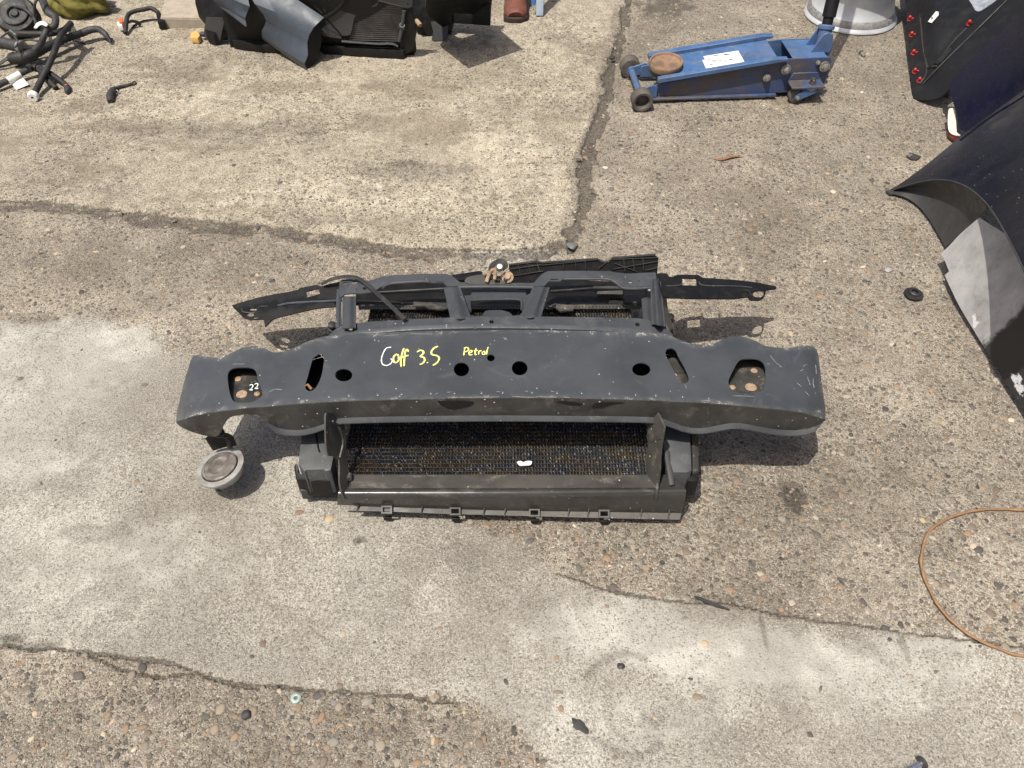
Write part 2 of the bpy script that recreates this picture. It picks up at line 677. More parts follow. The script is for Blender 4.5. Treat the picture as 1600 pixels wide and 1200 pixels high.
def dist_line(x, y, P, closed=False):
    best = np.full(x.shape, 1e9)
    n = len(P)
    for i in range(n if closed else n - 1):
        a, b = P[i], P[(i + 1) % n]
        d = b - a
        L = max(d @ d, 1e-12)
        t = np.clip(((x - a[0]) * d[0] + (y - a[1]) * d[1]) / L, 0, 1)
        best = np.minimum(best, (a[0] + t * d[0] - x) ** 2 + (a[1] + t * d[1] - y) ** 2)
    return np.sqrt(best)


def in_poly(x, y, P):
    c = np.zeros(x.shape, bool)
    j = len(P) - 1
    for i in range(len(P)):
        xi, yi, xj, yj = P[i][0], P[i][1], P[j][0], P[j][1]
        if yi != yj:
            c ^= ((yi > y) != (yj > y)) & (x < (xj - xi) * (y - yi) / (yj - yi) + xi)
        j = i
    return c


def signed(x, y, P):
    d = dist_line(x, y, P, True)
    return np.where(in_poly(x, y, P), d, -d)


def sstep(a, lo, hi):
    t = np.clip((a - lo) / (hi - lo), 0, 1)
    return t * t * (3 - 2 * t)


JOINT = [(-500, 290), (0, 312), (110, 318), (210, 332), (330, 345), (420, 352), (520, 366), (590, 380), (640, 387), (720, 388), (790, 390), (850, 384), (885, 376)]
CHAN = [(1010, -80), (984, 0), (970, 55), (953, 110), (948, 150), (934, 196), (917, 236), (913, 268), (920, 298), (905, 340), (890, 372), (893, 392)]
CR_R = [(872, 893), (930, 915), (1000, 932), (1080, 940), (1130, 945), (1250, 966), (1330, 974), (1400, 985), (1500, 1000), (1600, 1012), (2100, 1070)]
CR_L = [(-400, 992), (0, 1012), (40, 1016), (120, 1019), (190, 1026), (260, 1036), (310, 1053), (350, 1062), (400, 1073), (470, 1077), (520, 1082), (640, 1090), (720, 1098)]
SMOOTH = [(-700, 470), (0, 500), (120, 494), (220, 515), (300, 560), (360, 640), (480, 700), (600, 770), (720, 812), (800, 842), (850, 878)] + CR_R + [(2200, 1700), (1000, 1700), (900, 1300), (860, 1210), (820, 1150), (780, 1118)] + list(reversed(CR_L)) + [(-900, 950)]
SLABA = [(-900, 262)] + JOINT + [(878, 345), (896, 300), (890, 262), (900, 232), (918, 196), (930, 150), (936, 110), (950, 55), (962, 0), (985, -80), (1010, -180), (-1200, -180)]

JOINT_D = [(x, y + 9) for x, y in JOINT]
CRACKS = [(CHAN, .021, .013, 1.0), (JOINT_D, .024, .006, .55), (JOINT, .008, .008, .6), (CR_R, .0021, .006, .9), (CR_L, .0026, .007, .95),
          ([(120, 1022), (170, 1038), (215, 1052), (250, 1060), (300, 1057)], .0025, .004, .8)]
STAINS = [(1040, 8, 52, 20, .8), (1240, 775, 24, 26, .95), (562, 845, 13, 10, .8), (1100, 30, 120, 22, .25), (640, 268, 110, 16, .35), (360, 205, 150, 14, .35),
          (300, 410, 200, 50, .18), (560, 300, 60, 10, .3), (1000, 700, 160, 120, .12), (1180, 350, 40, 20, .3), (1500, 470, 50, 40, .12),
          (230, 205, 60, 8, .3), (880, 60, 30, 14, .3), (440, 90, 120, 30, .3), (700, 60, 70, 20, .3), (730, 870, 60, 26, .25),
          (610, 740, 120, 60, .2), (980, 1075, 70, 55, .0), (60, 1010, 60, 10, .6), (20, 1000, 24, 8, .8), (1030, 1130, 40, 10, .2), (150, 830, 60, 18, .35), (1190, 980, 5, 40, .5), (1410, 1010, 6, 34, .45)]
TONES = [(90, 560, 190, 75, .8), (60, 700, 150, 80, .7), (330, 860, 180, 60, .4), (150, 880, 220, 80, .4), (650, 960, 180, 70, .35), (950, 990, 170, 60, .9), (1150, 1020, 190, 50, .9), (1350, 1060, 220, 70, .6), (1000, 1120, 240, 50, .45), (700, 1080, 140, 40, .2),
         (560, 300, 300, 40, .5), (250, 150, 240, 50, .45), (800, 210, 90, 80, .5), (800, 400, 90, 22, .9), (1150, 480, 90, 40, .25), (1300, 250, 150, 60, .25), (90, 470, 100, 24, .35), (1450, 1000, 120, 20, .5),
         (260, 420, 320, 70, -.45), (420, 340, 260, 22, -.35), (960, 800, 170, 80, -.35), (1150, 850, 150, 60, -.2), (450, 700, 110, 110, -.25), (560, 860, 120, 30, -.15), (350, 1130, 420, 70, -.35), (740, 1160, 90, 50, -.45), (1040, 90, 70, 110, -.3), (1120, 300, 110, 80, -.2), (330, 210, 190, 26, -.4), (640, 270, 150, 22, -.35), (520, 90, 200, 24, -.2), (120, 300, 150, 14, -.35), (1500, 900, 120, 60, -.15), (120, 985, 140, 24, -.3), (1250, 1180, 120, 20, .2), (1420, 380, 90, 70, -.12)]
WP_SM, WP_A = world_poly(SMOOTH), world_poly(SLABA)
WP_CR = [(world_poly(p), w, d, k) for p, w, d, k in CRACKS]


def masks(x, y):
    wob = fbm(x, y, 9, 11, 5) * .10 + fbm(x, y, 60, 31, 3) * .03
    smv = sstep(signed(x, y, WP_SM) + wob * np.where(y > 1.0, .9, .22), -.014, .018)
    slab = sstep(signed(x, y, WP_A) + wob * .25, -.008, .008)
    crack = np.zeros_like(x)
    depth = np.zeros_like(x)
    for P, w, d, k in WP_CR:
        ww = w * (1 + 1.6 * fbm(x, y, 14, 51, 3)) + .001
        m = 1 - sstep(dist_line(x + fbm(x, y, 40, 71, 3) * w * 1.6 + fbm(x, y, 12, 75, 2) * .012, y + fbm(x, y, 40, 81, 3) * w * 1.6 + fbm(x, y, 12, 85, 2) * .012, P), ww * .65, ww * 1.15)
        crack = np.maximum(crack, m * k)
        depth = np.maximum(depth, m * d)
    stain = np.zeros_like(x)
    for px, py, rx, ry, k in STAINS:
        c = T(px, py, 0)
        ex = (T(px + rx, py, 0) - c).length
        ey = (T(px, py - ry, 0) - c).length
        d = np.sqrt(((x - c.x) / ex) ** 2 + ((y - c.y) / ey) ** 2) + fbm(x, y, 22, 91, 4) * 1.3
        stain = np.maximum(stain, k * (1 - sstep(d, .55, 1.05)))
    # worn ring mark on the smooth slab
    c = T(985, 1098, 0)
    rr = np.sqrt((x - c.x) ** 2 + (y - c.y) ** 2)
    stain = np.maximum(stain, .4 * (1 - sstep(np.abs(rr - .088 + fbm(x, y, 10, 12, 2) * .02), .003, .011)) * (fbm(x, y, 7, 17, 2) > -.12))
    return smv, slab, crack, depth, stain


def tone_map(x, y):
    t = np.zeros_like(x)
    w1, w2 = fbm(x, y, 6, 171, 4), fbm(x, y, 5, 191, 4)
    for px, py, rx, ry, k in TONES:
        c = T(px, py, 0)
        ex = (T(px + rx, py, 0) - c).length
        ey = (T(px, py - ry, 0) - c).length
        d = np.sqrt(((x - c.x) / ex + w1 * 1.1) ** 2 + ((y - c.y) / ey + w2 * 1.1) ** 2)
        t += k * (1 - sstep(d, .45, 1.25))
    return np.clip(t, -1, 1)


def height(x, y, smv, slab, depth):
    h = fbm(x, y, 2.2, 3, 3) * .008 + fbm(x, y, 26, 23, 3) * .0032 * (1.15 - .75 * smv) + fbm(x, y, 95, 43, 2) * .0034 * (1.2 - .6 * smv)
    return h + smv * .0022 + slab * .0028 - depth


def spaced(levels, lo, hi):
    """coordinates with step h inside each (a, b, h), coarser and coarser outside"""
    a, b, h = levels[0]
    c = list(np.arange(a, b, h))
    for a, b, h in levels[1:]:
        while c[-1] < b:
            c.append(c[-1] + h)
        while c[0] > a:
            c.insert(0, c[0] - h)
    s = levels[-1][2]
    while c[-1] < hi:
        s *= 1.35
        c.append(c[-1] + s)
    s = levels[-1][2]
    while c[0] > lo:
        s *= 1.35
        c.insert(0, c[0] - s)
    return np.array(c)


gx = spaced([(-.85, .85, .0043), (-1.5, 1.5, .008), (-2.5, 2.5, .014)], -70, 70)
gy = spaced([(.42, 1.0, .0043), (.38, 1.9, .0075), (.3, 4.2, .012)], -60, 90)
GX, GY = np.meshgrid(gx, gy)
sm_m, slab_m, crack_m, depth_m, stain_m = masks(GX, GY)
GZ = height(GX, GY, sm_m, slab_m, depth_m)
GZ = np.where((np.abs(GX) > 6) | (GY > 9) | (GY < -4), 0, GZ)
ny, nx = GX.shape
co = np.stack([GX, GY, GZ], -1).reshape(-1, 3).astype(np.float32)
idx = np.arange(nx * ny).reshape(ny, nx)
quads = np.stack([idx[:-1, :-1], idx[:-1, 1:], idx[1:, 1:], idx[1:, :-1]], -1).reshape(-1, 4)
gm = bpy.data.meshes.new('ground')
gm.vertices.add(len(co))
gm.vertices.foreach_set('co', co.ravel())
gm.loops.add(quads.size)
gm.loops.foreach_set('vertex_index', quads.ravel().astype(np.int32))
gm.polygons.add(len(quads))
gm.polygons.foreach_set('loop_start', np.arange(0, quads.size, 4, dtype=np.int32))
gm.polygons.foreach_set('loop_total', np.full(len(quads), 4, dtype=np.int32))
gm.polygons.foreach_set('use_smooth', np.ones(len(quads), bool))
gm.update()
tone_m = tone_map(GX, GY)
wx, wy = fbm(GX, GY, 5, 301, 3) * .12, fbm(GX, GY, 5, 311, 3) * .12
low = {'big': fbm(GX, GY, 1.7, 321, 4, .6) + .5, 'mid': fbm(GX, GY, 8, 331, 5, .66) + .5, 'mott': fbm(GX + wx, GY + wy, 6.5, 341, 5, .66) + .5,
       'grime': fbm(GX + wx, GY + wy, 4.2, 351, 6, .7) + .5, 'drag': fbm(GX + wx, GY * 2.4 + wy, 3.0, 361, 5, .7) + .5,
       'bare': 1 - (sm_m + .45 * slab_m).clip(0, 1)}
low['bare'] = low['bare'] * (.38 + .62 * sstep(fbm(GX + wx, GY + wy, 5.5, 371, 4, .65) + .5, .36, .56))
for nm, arr in (*low.items(), ('tone', tone_m), ('trowelled', sm_m), ('slab', slab_m), ('crack', crack_m), ('stain', stain_m)):
    a = gm.attributes.new(nm, 'FLOAT', 'POINT')
    a.data.foreach_set('value', arr.ravel().astype(np.float32))

STONE_STOPS = [(0.0, (.040, .038, .038)), (.12, (.075, .068, .062)), (.25, (.135, .115, .095)), (.36, (.22, .185, .145)), (.47, (.13, .098, .072)), (.57, (.28, .24, .185)), (.66, (.205, .145, .098)), (.74, (.29, .19, .115)), (.79, (.16, .15, .14)), (.90, (.25, .225, .185)), (.965, (.38, .33, .25)), (.985, (.42, .32, .19)), (1.0, (.56, .52, .44))]


def ground_mat():
    n = N('weathered_aggregate_concrete')
    smv, slab, crack, stain = n.attr('trowelled'), n.attr('slab'), n.attr('crack'), n.attr('stain')
    warp = n.node('ShaderNodeVectorMath', operation='MULTIPLY_ADD')
    n.set(warp, 0, n.noise(150, 2, .5, out='Color'))
    warp.inputs[1].default_value = (.006, .006, .006)
    n.set(warp, 2, n.tc)
    wv = warp.outputs[0]
    big = n.attr('big')
    mid = n.attr('mid')
    m2 = n.noise(26, 3, .72)
    fine = n.noise(185, 2, .8)
    vfine = n.noise(360, 1, .7)
    agg = n.attr('bare')
    # cement
    c_agg = n.mix(n.ss(mid, .3, .72), (.262, .225, .174), (.41, .36, .285))
    c_sm = n.mix(n.ss(mid, .3, .7), (.325, .308, .268), (.455, .435, .382))
    c_sl = n.mix(n.ss(m2, .28, .72), (.345, .30, .22), (.55, .488, .375))
    c = n.mix(smv, c_agg, c_sm)
    c = n.mix(slab, c, c_sl)
    c = n.mix(n.ss(big, .35, .7, 0, .35), c, (.22, .19, .15))
    c = n.mix(n.ss(fine, .30, .56, .72, 0.0), c, (.115, .098, .074))
    c = n.mix(n.ss(fine, .56, .78, 0, .48), c, (.60, .55, .46))
    c = n.mix(n.ss(vfine, .56, .70, 0, .62), c, (.70, .66, .58))
    c = n.mix(n.ss(vfine, .44, .32, 0, .55), c, (.10, .088, .072))
    tn = n.math('ADD', n.attr('tone'), n.math('MULTIPLY', n.math('SUBTRACT', m2, .5), 1.3))
    c = n.mix(n.ss(tn, .15, 1.0, 0, .52), c, n.mix(slab, (.60, .585, .53), (.66, .59, .46)))
    c = n.mix(n.ss(tn, -.1, -.9, 0, .5), c, (.135, .12, .098))
    # medium stones
    v1 = n.vor(88, wv)
    s1 = n.node('ShaderNodeSeparateColor')
    n.set(s1, 0, v1.outputs['Color'])
    rad = n.math('MULTIPLY', s1.outputs[1], .30)
    near1 = n.ss(n.math('SUBTRACT', v1.outputs['Distance'], n.math('ADD', rad, .16)), .05, -.03)
    pick1 = n.ss(n.math('SUBTRACT', s1.outputs[2], n.math('MULTIPLY', agg, .62)), .30, .26)
    k1 = n.math('MULTIPLY', near1, pick1)
    k1 = n.math('MULTIPLY', k1, n.ss(agg, .05, .5, .12, 1))
    st1 = n.ramp(s1.outputs[0], STONE_STOPS)
    c = n.mix(n.math('MULTIPLY', k1, n.ss(m2, .25, .7, .55, .95)), c, st1)
    # small stones and grit everywhere
    v2 = n.vor(215, wv)
    s2 = n.node('ShaderNodeSeparateColor')
    n.set(s2, 0, v2.outputs['Color'])
    near2 = n.ss(v2.outputs['Distance'], .42, .30)
    pick2 = n.ss(s2.outputs[2], n.math('ADD', n.math('MULTIPLY', agg, .34), .26), n.math('ADD', n.math('MULTIPLY', agg, .34), .22))
    k2 = n.math('MULTIPLY', near2, pick2)
    k2 = n.math('MULTIPLY', k2, n.math('SUBTRACT', 1.0, k1))
    st2 = n.ramp(s2.outputs[0], STONE_STOPS)
    c = n.mix(n.math('MULTIPLY', k2, n.math('ADD', n.math('MULTIPLY', agg, .3), .5)), c, st2)
    # dirt in cracks, oil stains, large grime
    mott = n.ss(n.attr('mott'), .36, .64, .42, 0.0)
    c = n.mix(n.math('MULTIPLY', mott, n.math('ADD', n.math('MULTIPLY', smv, .55), .3)), c, (.165, .148, .122))
    grime = n.ss(n.attr('grime'), .50, .72, 0, .34)
    c = n.mix(n.math('MULTIPLY', grime, n.math('SUBTRACT', 1.0, n.math('MULTIPLY', smv, .45))), c, (.135, .113, .085))
    tr = n.ss(n.attr('drag'), .52, .66, 0, .45)
    c = n.mix(n.math('MULTIPLY', tr, slab), c, (.17, .135, .098))
    ck = n.ss(n.math('ADD', crack, n.math('MULTIPLY', n.math('SUBTRACT', m2, .5), .5)), .25, .6)
    c = n.mix(n.math('MULTIPLY', ck, n.ss(fine, .3, .66, .93, .6)), c, (.072, .062, .05))
    sk = n.math('MULTIPLY', stain, n.ss(fine, .25, .7, 1.0, .72))
    c = n.mix(sk, c, (.055, .047, .039))
    # relief
    hh = n.math('ADD', n.math('MULTIPLY', k1, .9), n.math('MULTIPLY', k2, .35))
    hh = n.math('ADD', hh, n.math('MULTIPLY', fine, n.math('ADD', n.math('MULTIPLY', agg, .9), .55)))
    hh = n.math('ADD', hh, n.math('MULTIPLY', vfine, .6))
    nb = n.bump(hh, 1.0, .0042)
    return n.out(c, n.ss(k1, 0, 1, .92, .6), 0.0, nb, .25)


gm.materials.append(ground_mat())
ground = bpy.data.objects.new('ground', gm)
col.objects.link(ground)
ground['kind'] = 'structure'


def stone_mat():
    n = N('embedded_stone')
    r = n.attr('tone')
    a = n.noise(130, 4, .65)
    c = n.ramp(r, STONE_STOPS)
    c = n.mix(n.ss(a, .4, .75, 0, .5), c, (.24, .2, .155))
    return n.out(c, n.ss(a, .3, .7, .5, .75), 0, n.bump(a, .25, .0015), .35)


def stone_mat_single():
    n = N('embedded_stone_single')
    oi = n.node('ShaderNodeObjectInfo')
    a = n.noise(130, 4, .65)
    c = n.ramp(oi.outputs['Random'], STONE_STOPS)
    c = n.mix(n.ss(a, .4, .75, 0, .5), c, (.24, .2, .155))
    return n.out(c, n.ss(a, .3, .7, .5, .75), 0, n.bump(a, .25, .0015), .35)


# stones set in the worn concrete: real domes, largest ones as single parts
NS = 64000
sx = rng.uniform(-2.3, 2.3, NS)
sy = .42 + 3.4 * rng.random(NS) ** 1.25
s_sm, s_sl, s_cr, s_dp, s_st = masks(sx, sy)
dens = np.clip(1.0 - s_sm * .965 - s_sl * .90 - s_cr * .6, 0, 1) * (.62 + 1.1 * fbm(sx, sy, 3, 131, 3))
# keep to the camera's view with a margin
v_ok = np.abs(sx) < .70 * (sy * CP + CAMH * SP) + .1
keep = (rng.random(NS) < dens) & v_ok
sx, sy = sx[keep], sy[keep]
s_sm, s_sl, s_dp = s_sm[keep], s_sl[keep], s_dp[keep]
size = np.clip(rng.lognormal(math.log(.0045), .46, len(sx)), .002, .0112)
shown = size / (sy * CP + CAMH * SP)
order = np.argsort(-shown)
sz = height(sx, sy, s_sm, s_sl, s_dp)


def stone_shape(seed, n=8):
    r = random.Random(seed)
    el = r.uniform(.5, .92)
    ring = [(math.cos(2 * math.pi * k / n) * r.uniform(.8, 1.1), math.sin(2 * math.pi * k / n) * el * r.uniform(.8, 1.1)) for k in range(n)]
    V = [(x, y, -.30) for x, y in ring] + [(x * .90, y * .90, .06) for x, y in ring] + [(x * .5, y * .5, .13) for x, y in ring] + [(0, 0, .14)]
    Fc = []
    for a, b in ((0, n), (n, 2 * n)):
        for k in range(n):
            Fc.append((a + k, a + (k + 1) % n, b + (k + 1) % n, b + k))
    for k in range(n):
        Fc.append((2 * n + k, 2 * n + (k + 1) % n, 3 * n))
    return np.array(V), Fc


SHAPES = [stone_shape(100 + k) for k in range(10)]
M_stone1 = stone_mat_single()
shape_me = []
for V, Fc in SHAPES:
    me = bpy.data.meshes.new('stone')
    me.from_pydata([tuple(v) for v in V], [], Fc)
    for p in me.polygons:
        p.use_smooth = True
    me.materials.append(M_stone1)
    shape_me.append(me)
for q, i in enumerate(order[:290]):
    o = bpy.data.objects.new('stone', shape_me[q % 10])
    o.location = (sx[i], sy[i], sz[i] + .0001)
    o.rotation_euler = (random.uniform(-.1, .1), random.uniform(-.1, .1), random.uniform(0, 6.28))
    o.scale = (size[i],) * 3
    col.objects.link(o)
    o.parent = ground
AV, AF, AT = [], [], []
base = 0
for i in order[290:]:
    V, Fc = SHAPES[int(rng.integers(10))]
    a = rng.uniform(0, 6.283)
    ca, sa = math.cos(a), math.sin(a)
    W = np.empty_like(V)
    W[:, 0] = (V[:, 0] * ca - V[:, 1] * sa) * size[i] + sx[i]
    W[:, 1] = (V[:, 0] * sa + V[:, 1] * ca) * size[i] + sy[i]
    W[:, 2] = V[:, 2] * size[i] * .8 + sz[i]
    AV.append(W)
    AF.extend([tuple(base + k for k in f) for f in Fc])
    AT.append(np.full(len(V), rng.random()))
    base += len(V)
sme = bpy.data.meshes.new('small_stones')
sme.from_pydata(np.concatenate(AV).tolist(), [], AF)
sme.polygons.foreach_set('use_smooth', np.ones(len(sme.polygons), bool))
at = sme.attributes.new('tone', 'FLOAT', 'POINT')
at.data.foreach_set('value', np.concatenate(AT).astype(np.float32))
sme.materials.append(stone_mat())
so = bpy.data.objects.new('small_stones', sme)
col.objects.link(so)
so.parent = ground
so['kind'] = 'stuff'

#=====OBJECTS=====
# ------------------------------------------------------------------ the car front panel in the middle
UPV = Vector((0, -.4, .9))
fp = thing('car_front_panel', 'dark grey car front panel with bumper bar and radiator, lying on its back mid yard', 'front panel', T(785, 650, 0))


def zf(px):
    t = abs((px - 783) / 508)
    z = .270 - .061 * t ** 2.9
    if t > .945:
        z -= ((t - .945) / .055) ** 2 * .035
    return z


def face_map(px, py):
    return T(px, py, zf(px))


top_edge = sm_open([(297, 566), (302, 557), (314, 554), (328, 558), (345, 558), (362, 551), (380, 543), (400, 541), (415, 545), (426, 550), (440, 550), (456, 545), (482, 533), (512, 525), (560, 521), (660, 518), (785, 516), (900, 517), (1000, 519), (1040, 522), (1060, 530), (1083, 537), (1100, 538), (1116, 536), (1135, 528), (1155, 525), (1175, 530), (1195, 540), (1215, 543), (1235, 543), (1250, 540), (1264, 540), (1275, 545), (1279, 556)], 3)
LOW = [(275, 659), (285, 656), (312, 648), (360, 641), (420, 635), (520, 628), (650, 624), (785, 622), (920, 623), (1060, 628), (1150, 634), (1240, 643), (1278, 652), (1290, 655)]
low_edge = sm_open(LOW, 4)
face_out = top_edge + [(1284, 600), (1290, 640)] + list(reversed(low_edge)) + [(276, 645), (288, 595)]
H_BL = sm([(356, 585), (363, 576), (378, 574), (393, 575), (400, 581), (404, 597), (409, 610), (408, 620), (393, 628), (371, 629), (362, 623), (357, 604)])
H_SL = sm([(494, 556), (500, 553), (506, 557), (506, 566), (502, 588), (494, 605), (486, 611), (479, 609), (477, 602), (481, 588), (488, 563)])
H_SR = sm([(1040, 549), (1044, 545), (1050, 544), (1056, 548), (1060, 557), (1070, 575), (1076, 590), (1074, 597), (1068, 599), (1061, 596), (1050, 574), (1041, 557)])
H_BR = sm([(1138, 597), (1146, 578), (1153, 566), (1161, 561), (1182, 561), (1192, 566), (1196, 577), (1195, 598), (1189, 611), (1168, 615), (1147, 611)])
face_holes = [H_BL, H_SL, H_SR, H_BR, circle(537, 586, 13.5, 10), circle(721, 577, 12, 11), circle(767, 559, 6, 5.5), circle(812, 575, 12.4, 11.4), circle(1002, 577, 14.3, 10.3)]
bar = sheet('bumper_bar', face_out, face_map, M_bar, fp, face_holes, res=17, thick=.0025)
ea = bar.data.attributes.new('edge', 'FLOAT', 'POINT')
border = [(face_map(x, y) - Vector(fp.location)) for x, y in face_out]
for i, v in enumerate(bar.data.vertices):
    d = min((v.co - b_).length for b_ in border)
    ea.data[i].value = max(0, 1 - d / .03)
YF = face_map(785, 622).y


def edge_pt(px):
    return T(px, lerp_at(LOW, px), zf(px))


def wall_map(px, py):
    e = edge_pt(px)
    return TY(px, py, e.y - .0005)


# near side of the bar, hanging down from the face
wall_bot = [(276, 661), (284, 668), (300, 675), (322, 681), (338, 682), (346, 674), (350, 664), (360, 652), (380, 648), (400, 647), (412, 655), (424, 664), (440, 670), (460, 672), (482, 670), (505, 663), (520, 655), (560, 652), (660, 650), (785, 649), (920, 650), (1000, 651), (1035, 654), (1062, 664), (1085, 669), (1110, 667), (1140, 661), (1165, 662), (1195, 668), (1225, 672), (1255, 671), (1275, 665), (1289, 657)]
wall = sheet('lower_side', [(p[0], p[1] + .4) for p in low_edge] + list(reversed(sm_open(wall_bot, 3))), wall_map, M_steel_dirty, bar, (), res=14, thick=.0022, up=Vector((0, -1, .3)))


def flange(name, a, b, w, parent, mat):
    pts = [(x, lerp_at(sm_open(wall_bot, 3), x)) for x in np.linspace(a, b, 60)]
    rows = [[], [], []]
    for x, y in pts:
        p = wall_map(x, y)
        taper = min(1, (x - a) / 18 + .08, (b - x) / 18 + .08)
        rows[0].append(p + Vector((0, .002, 0)))
        rows[1].append(p + Vector((0, -w * .55 * taper, -.0012)))
        rows[2].append(p + Vector((0, -w * taper, -.001)))
    return finish(loft_bm(rows, .0022, UPV), name, mat, parent)


for out_ in ([(683, 627), (700, 626), (722, 626), (740, 628), (734, 634), (716, 638), (706, 639), (694, 635)], [(868, 627), (890, 627), (910, 631), (898, 633), (880, 630)], [(925, 636), (934, 629), (958, 628), (976, 629), (955, 632), (940, 637)]):
    sheet('sealant_flake', sm(out_, 3), lambda x, y: wall_map(x, y) + Vector((0, -.0012, 0)), M_black, wall, (), thick=.0008, up=Vector((0, -1, .3)))
flange('lower_lip', 418, 1286, .013, bar, M_steel)
# far side and back of the bar (hidden mostly, closes the box)
rows = [[], []]
for x, y in top_edge[2:-2]:
    p = face_map(x, y)
    rows[0].append(p + Vector((0, .0005, -.001)))
    rows[1].append(p + Vector((0, .004, -.055)))
finish(loft_bm(rows, .002, Vector((0, 1, .2))), 'upper_side', M_steel_dirty, bar)
rows = [[], []]
for x in np.linspace(420, 1270, 40):
    a, b = T(x, lerp_at(top_edge, x), zf(x)), edge_pt(x)
    rows[0].append(a + Vector((0, .002, -.056)))
    rows[1].append(b + Vector((0, .004, -.054)))
finish(loft_bm(rows, .002, Vector((0, 0, 1))), 'back_plate', M_black, bar)
# mounting plates seen through the openings, with stained bolt heads


def mplate(x0, x1, y0, y1, dz, slope, bolts, mat=M_steel_dirty):
    f = lambda px, py: T(px, py, zf((x0 + x1) / 2) - dz - slope * (y1 - py))
    o = sheet('mounting_plate', sm([(x0, y0), (x1, y0), (x1 + 3, y1), (x0 - 3, y1)], 3), f, mat, fp, (), res=12, thick=.003)
    for (bx, by, br) in bolts:
        p = f(bx, by)
        finish(lathe_bm([(0, .004), (br * .6, .0038), (br, .002), (br * 1.05, -.002)], Matrix.Translation(p), 12, closed=False), 'bolt', M_rustbolt, o)
    return o


pl_l = mplate(358, 418, 579, 634, .012, .00055, [(372, 593, .007), (378, 617, .011), (402, 616, .006)])
mplate(1134, 1203, 566, 622, .010, .00055, [(1178, 580, .007), (1144, 606, .0065), (1173, 606, .0115)])
mplate(1040, 1082, 560, 606, .010, .0006, [(1054, 587, .005)])
# twig caught in the left slot
finish(tube_bm([T(476, 603, .255), T(481, 601, .262), T(486, 607, .258), T(492, 608, .25)], [.001, .0025, .003, .001], 6), 'dead_leaf', M_leaf, fp)


def strokes(name, lines, mat, parent, zoff=.0009, w=.0016, mapf=None):
    bm = bmesh.new()
    mp = mapf or (lambda x, y: T(x, y, zf(x) + zoff))
    for ln in lines:
        P = catmull([mp(*p) for p in ln], 5)
        rr = [w * random.uniform(.75, 1.15) for _ in P]
        rr[0] *= .6
        rr[-1] *= .6
        tube_bm(P, rr, 6, .3, bm)
    o = finish(bm, name, mat, parent, ang=80)
    return o


def Z8(*p):
    return [(260 + x * .275, 500 + y * .275) for x, y in p]


def Z1(*p):
    return [(640 + x * .225, 490 + y * .225) for x, y in p]


strokes('white_lettering', [Z8((1278, 154), (1250, 160), (1232, 188), (1222, 222), (1228, 250), (1252, 258), (1276, 246), (1284, 226), (1272, 220))], M_white_chalk, bar, w=.0013)
strokes('yellow_lettering', [
    Z8((1303, 195), (1291, 212), (1294, 238), (1310, 240), (1321, 222), (1316, 200), (1303, 194)),
    Z8((1350, 160), (1338, 195), (1332, 235), (1334, 266)),
    Z8((1376, 180), (1366, 166), (1356, 186), (1352, 225), (1350, 262)), Z8((1336, 212), (1356, 206), (1376, 200)),
    Z8((1424, 182), (1440, 172), (1458, 176), (1460, 190), (1444, 206), (1462, 212), (1468, 228), (1456, 246), (1438, 252)),
    Z8((1482, 240), (1486, 244)),
    Z8((1544, 148), (1520, 160), (1506, 180), (1510, 196), (1536, 202), (1550, 216), (1540, 240), (1514, 258))], M_yellow_chalk, bar, w=.0019)
strokes('small_yellow_lettering', [
    Z1((384, 238), (380, 262), (376, 290)), Z1((376, 240), (398, 234), (410, 246), (400, 260), (384, 266)),
    Z1((414, 272), (430, 268), (434, 258), (422, 256), (412, 270), (418, 286), (438, 284)),
    Z1((462, 240), (456, 264), (456, 284), (468, 284)), Z1((446, 258), (474, 254)),
    Z1((480, 258), (480, 284)), Z1((480, 268), (490, 258), (500, 260)),
    Z1((512, 262), (504, 274), (512, 284), (524, 278), (522, 264), (512, 261)),
    Z1((546, 232), (538, 258), (534, 284))], M_yellow_chalk, bar, w=.0014)
pz = zf(388) - .012
strokes('number_lettering', [Z8((472, 372), (484, 366), (492, 374), (484, 388), (474, 396), (492, 396)), Z8((500, 366), (512, 360), (520, 366), (514, 380), (504, 388), (522, 388))], M_white_chalk, pl_l,
        w=.0013, mapf=lambda x, y: T(x, y, zf(388) - .012 - .00055 * (634 - y) + .001))

# scrapes through the paint and pressed spot welds on the bar
def hline(x0, y0, x1, y1, k=4):
    return [(x0 + (x1 - x0) * i / k + random.uniform(-.6, .6), y0 + (y1 - y0) * i / k + random.uniform(-.5, .5)) for i in range(k + 1)]


scr_ = [hline(641, 521.6, 676, 522.4), hline(600, 524, 622, 523), hline(710, 520, 714, 519), hline(786, 527, 793, 531), hline(788, 531, 791, 527), hline(827, 520, 830, 522), hline(871, 518, 874, 520), hline(921, 519, 926, 523), hline(962, 519, 966, 523), hline(680, 616, 684, 614), hline(699, 613, 706, 612), hline(775, 611, 781, 612), hline(820, 611, 825, 611), hline(861, 611, 866, 612), hline(752, 562, 753, 563, 2),
        hline(421, 612, 428, 608), hline(428, 608, 440, 609), hline(345, 640, 352, 634), hline(364, 569, 382, 568), hline(500, 553, 507, 561), hline(1070, 601, 1073, 606), hline(1145, 618, 1178, 619), hline(1255, 573, 1262, 569), hline(1262, 588, 1266, 602), hline(1270, 592, 1272, 606), hline(1250, 580, 1255, 577), hline(1064, 534, 1078, 538), hline(1204, 556, 1212, 566), hline(1212, 566, 1222, 574), hline(1245, 598, 1252, 604), hline(1258, 612, 1264, 618), hline(1274, 570, 1276, 584),
        hline(700, 621, 780, 620.2, 8), hline(800, 620, 870, 620.4, 8), hline(880, 620.6, 890, 620.6), hline(1095, 627, 1106, 625)]
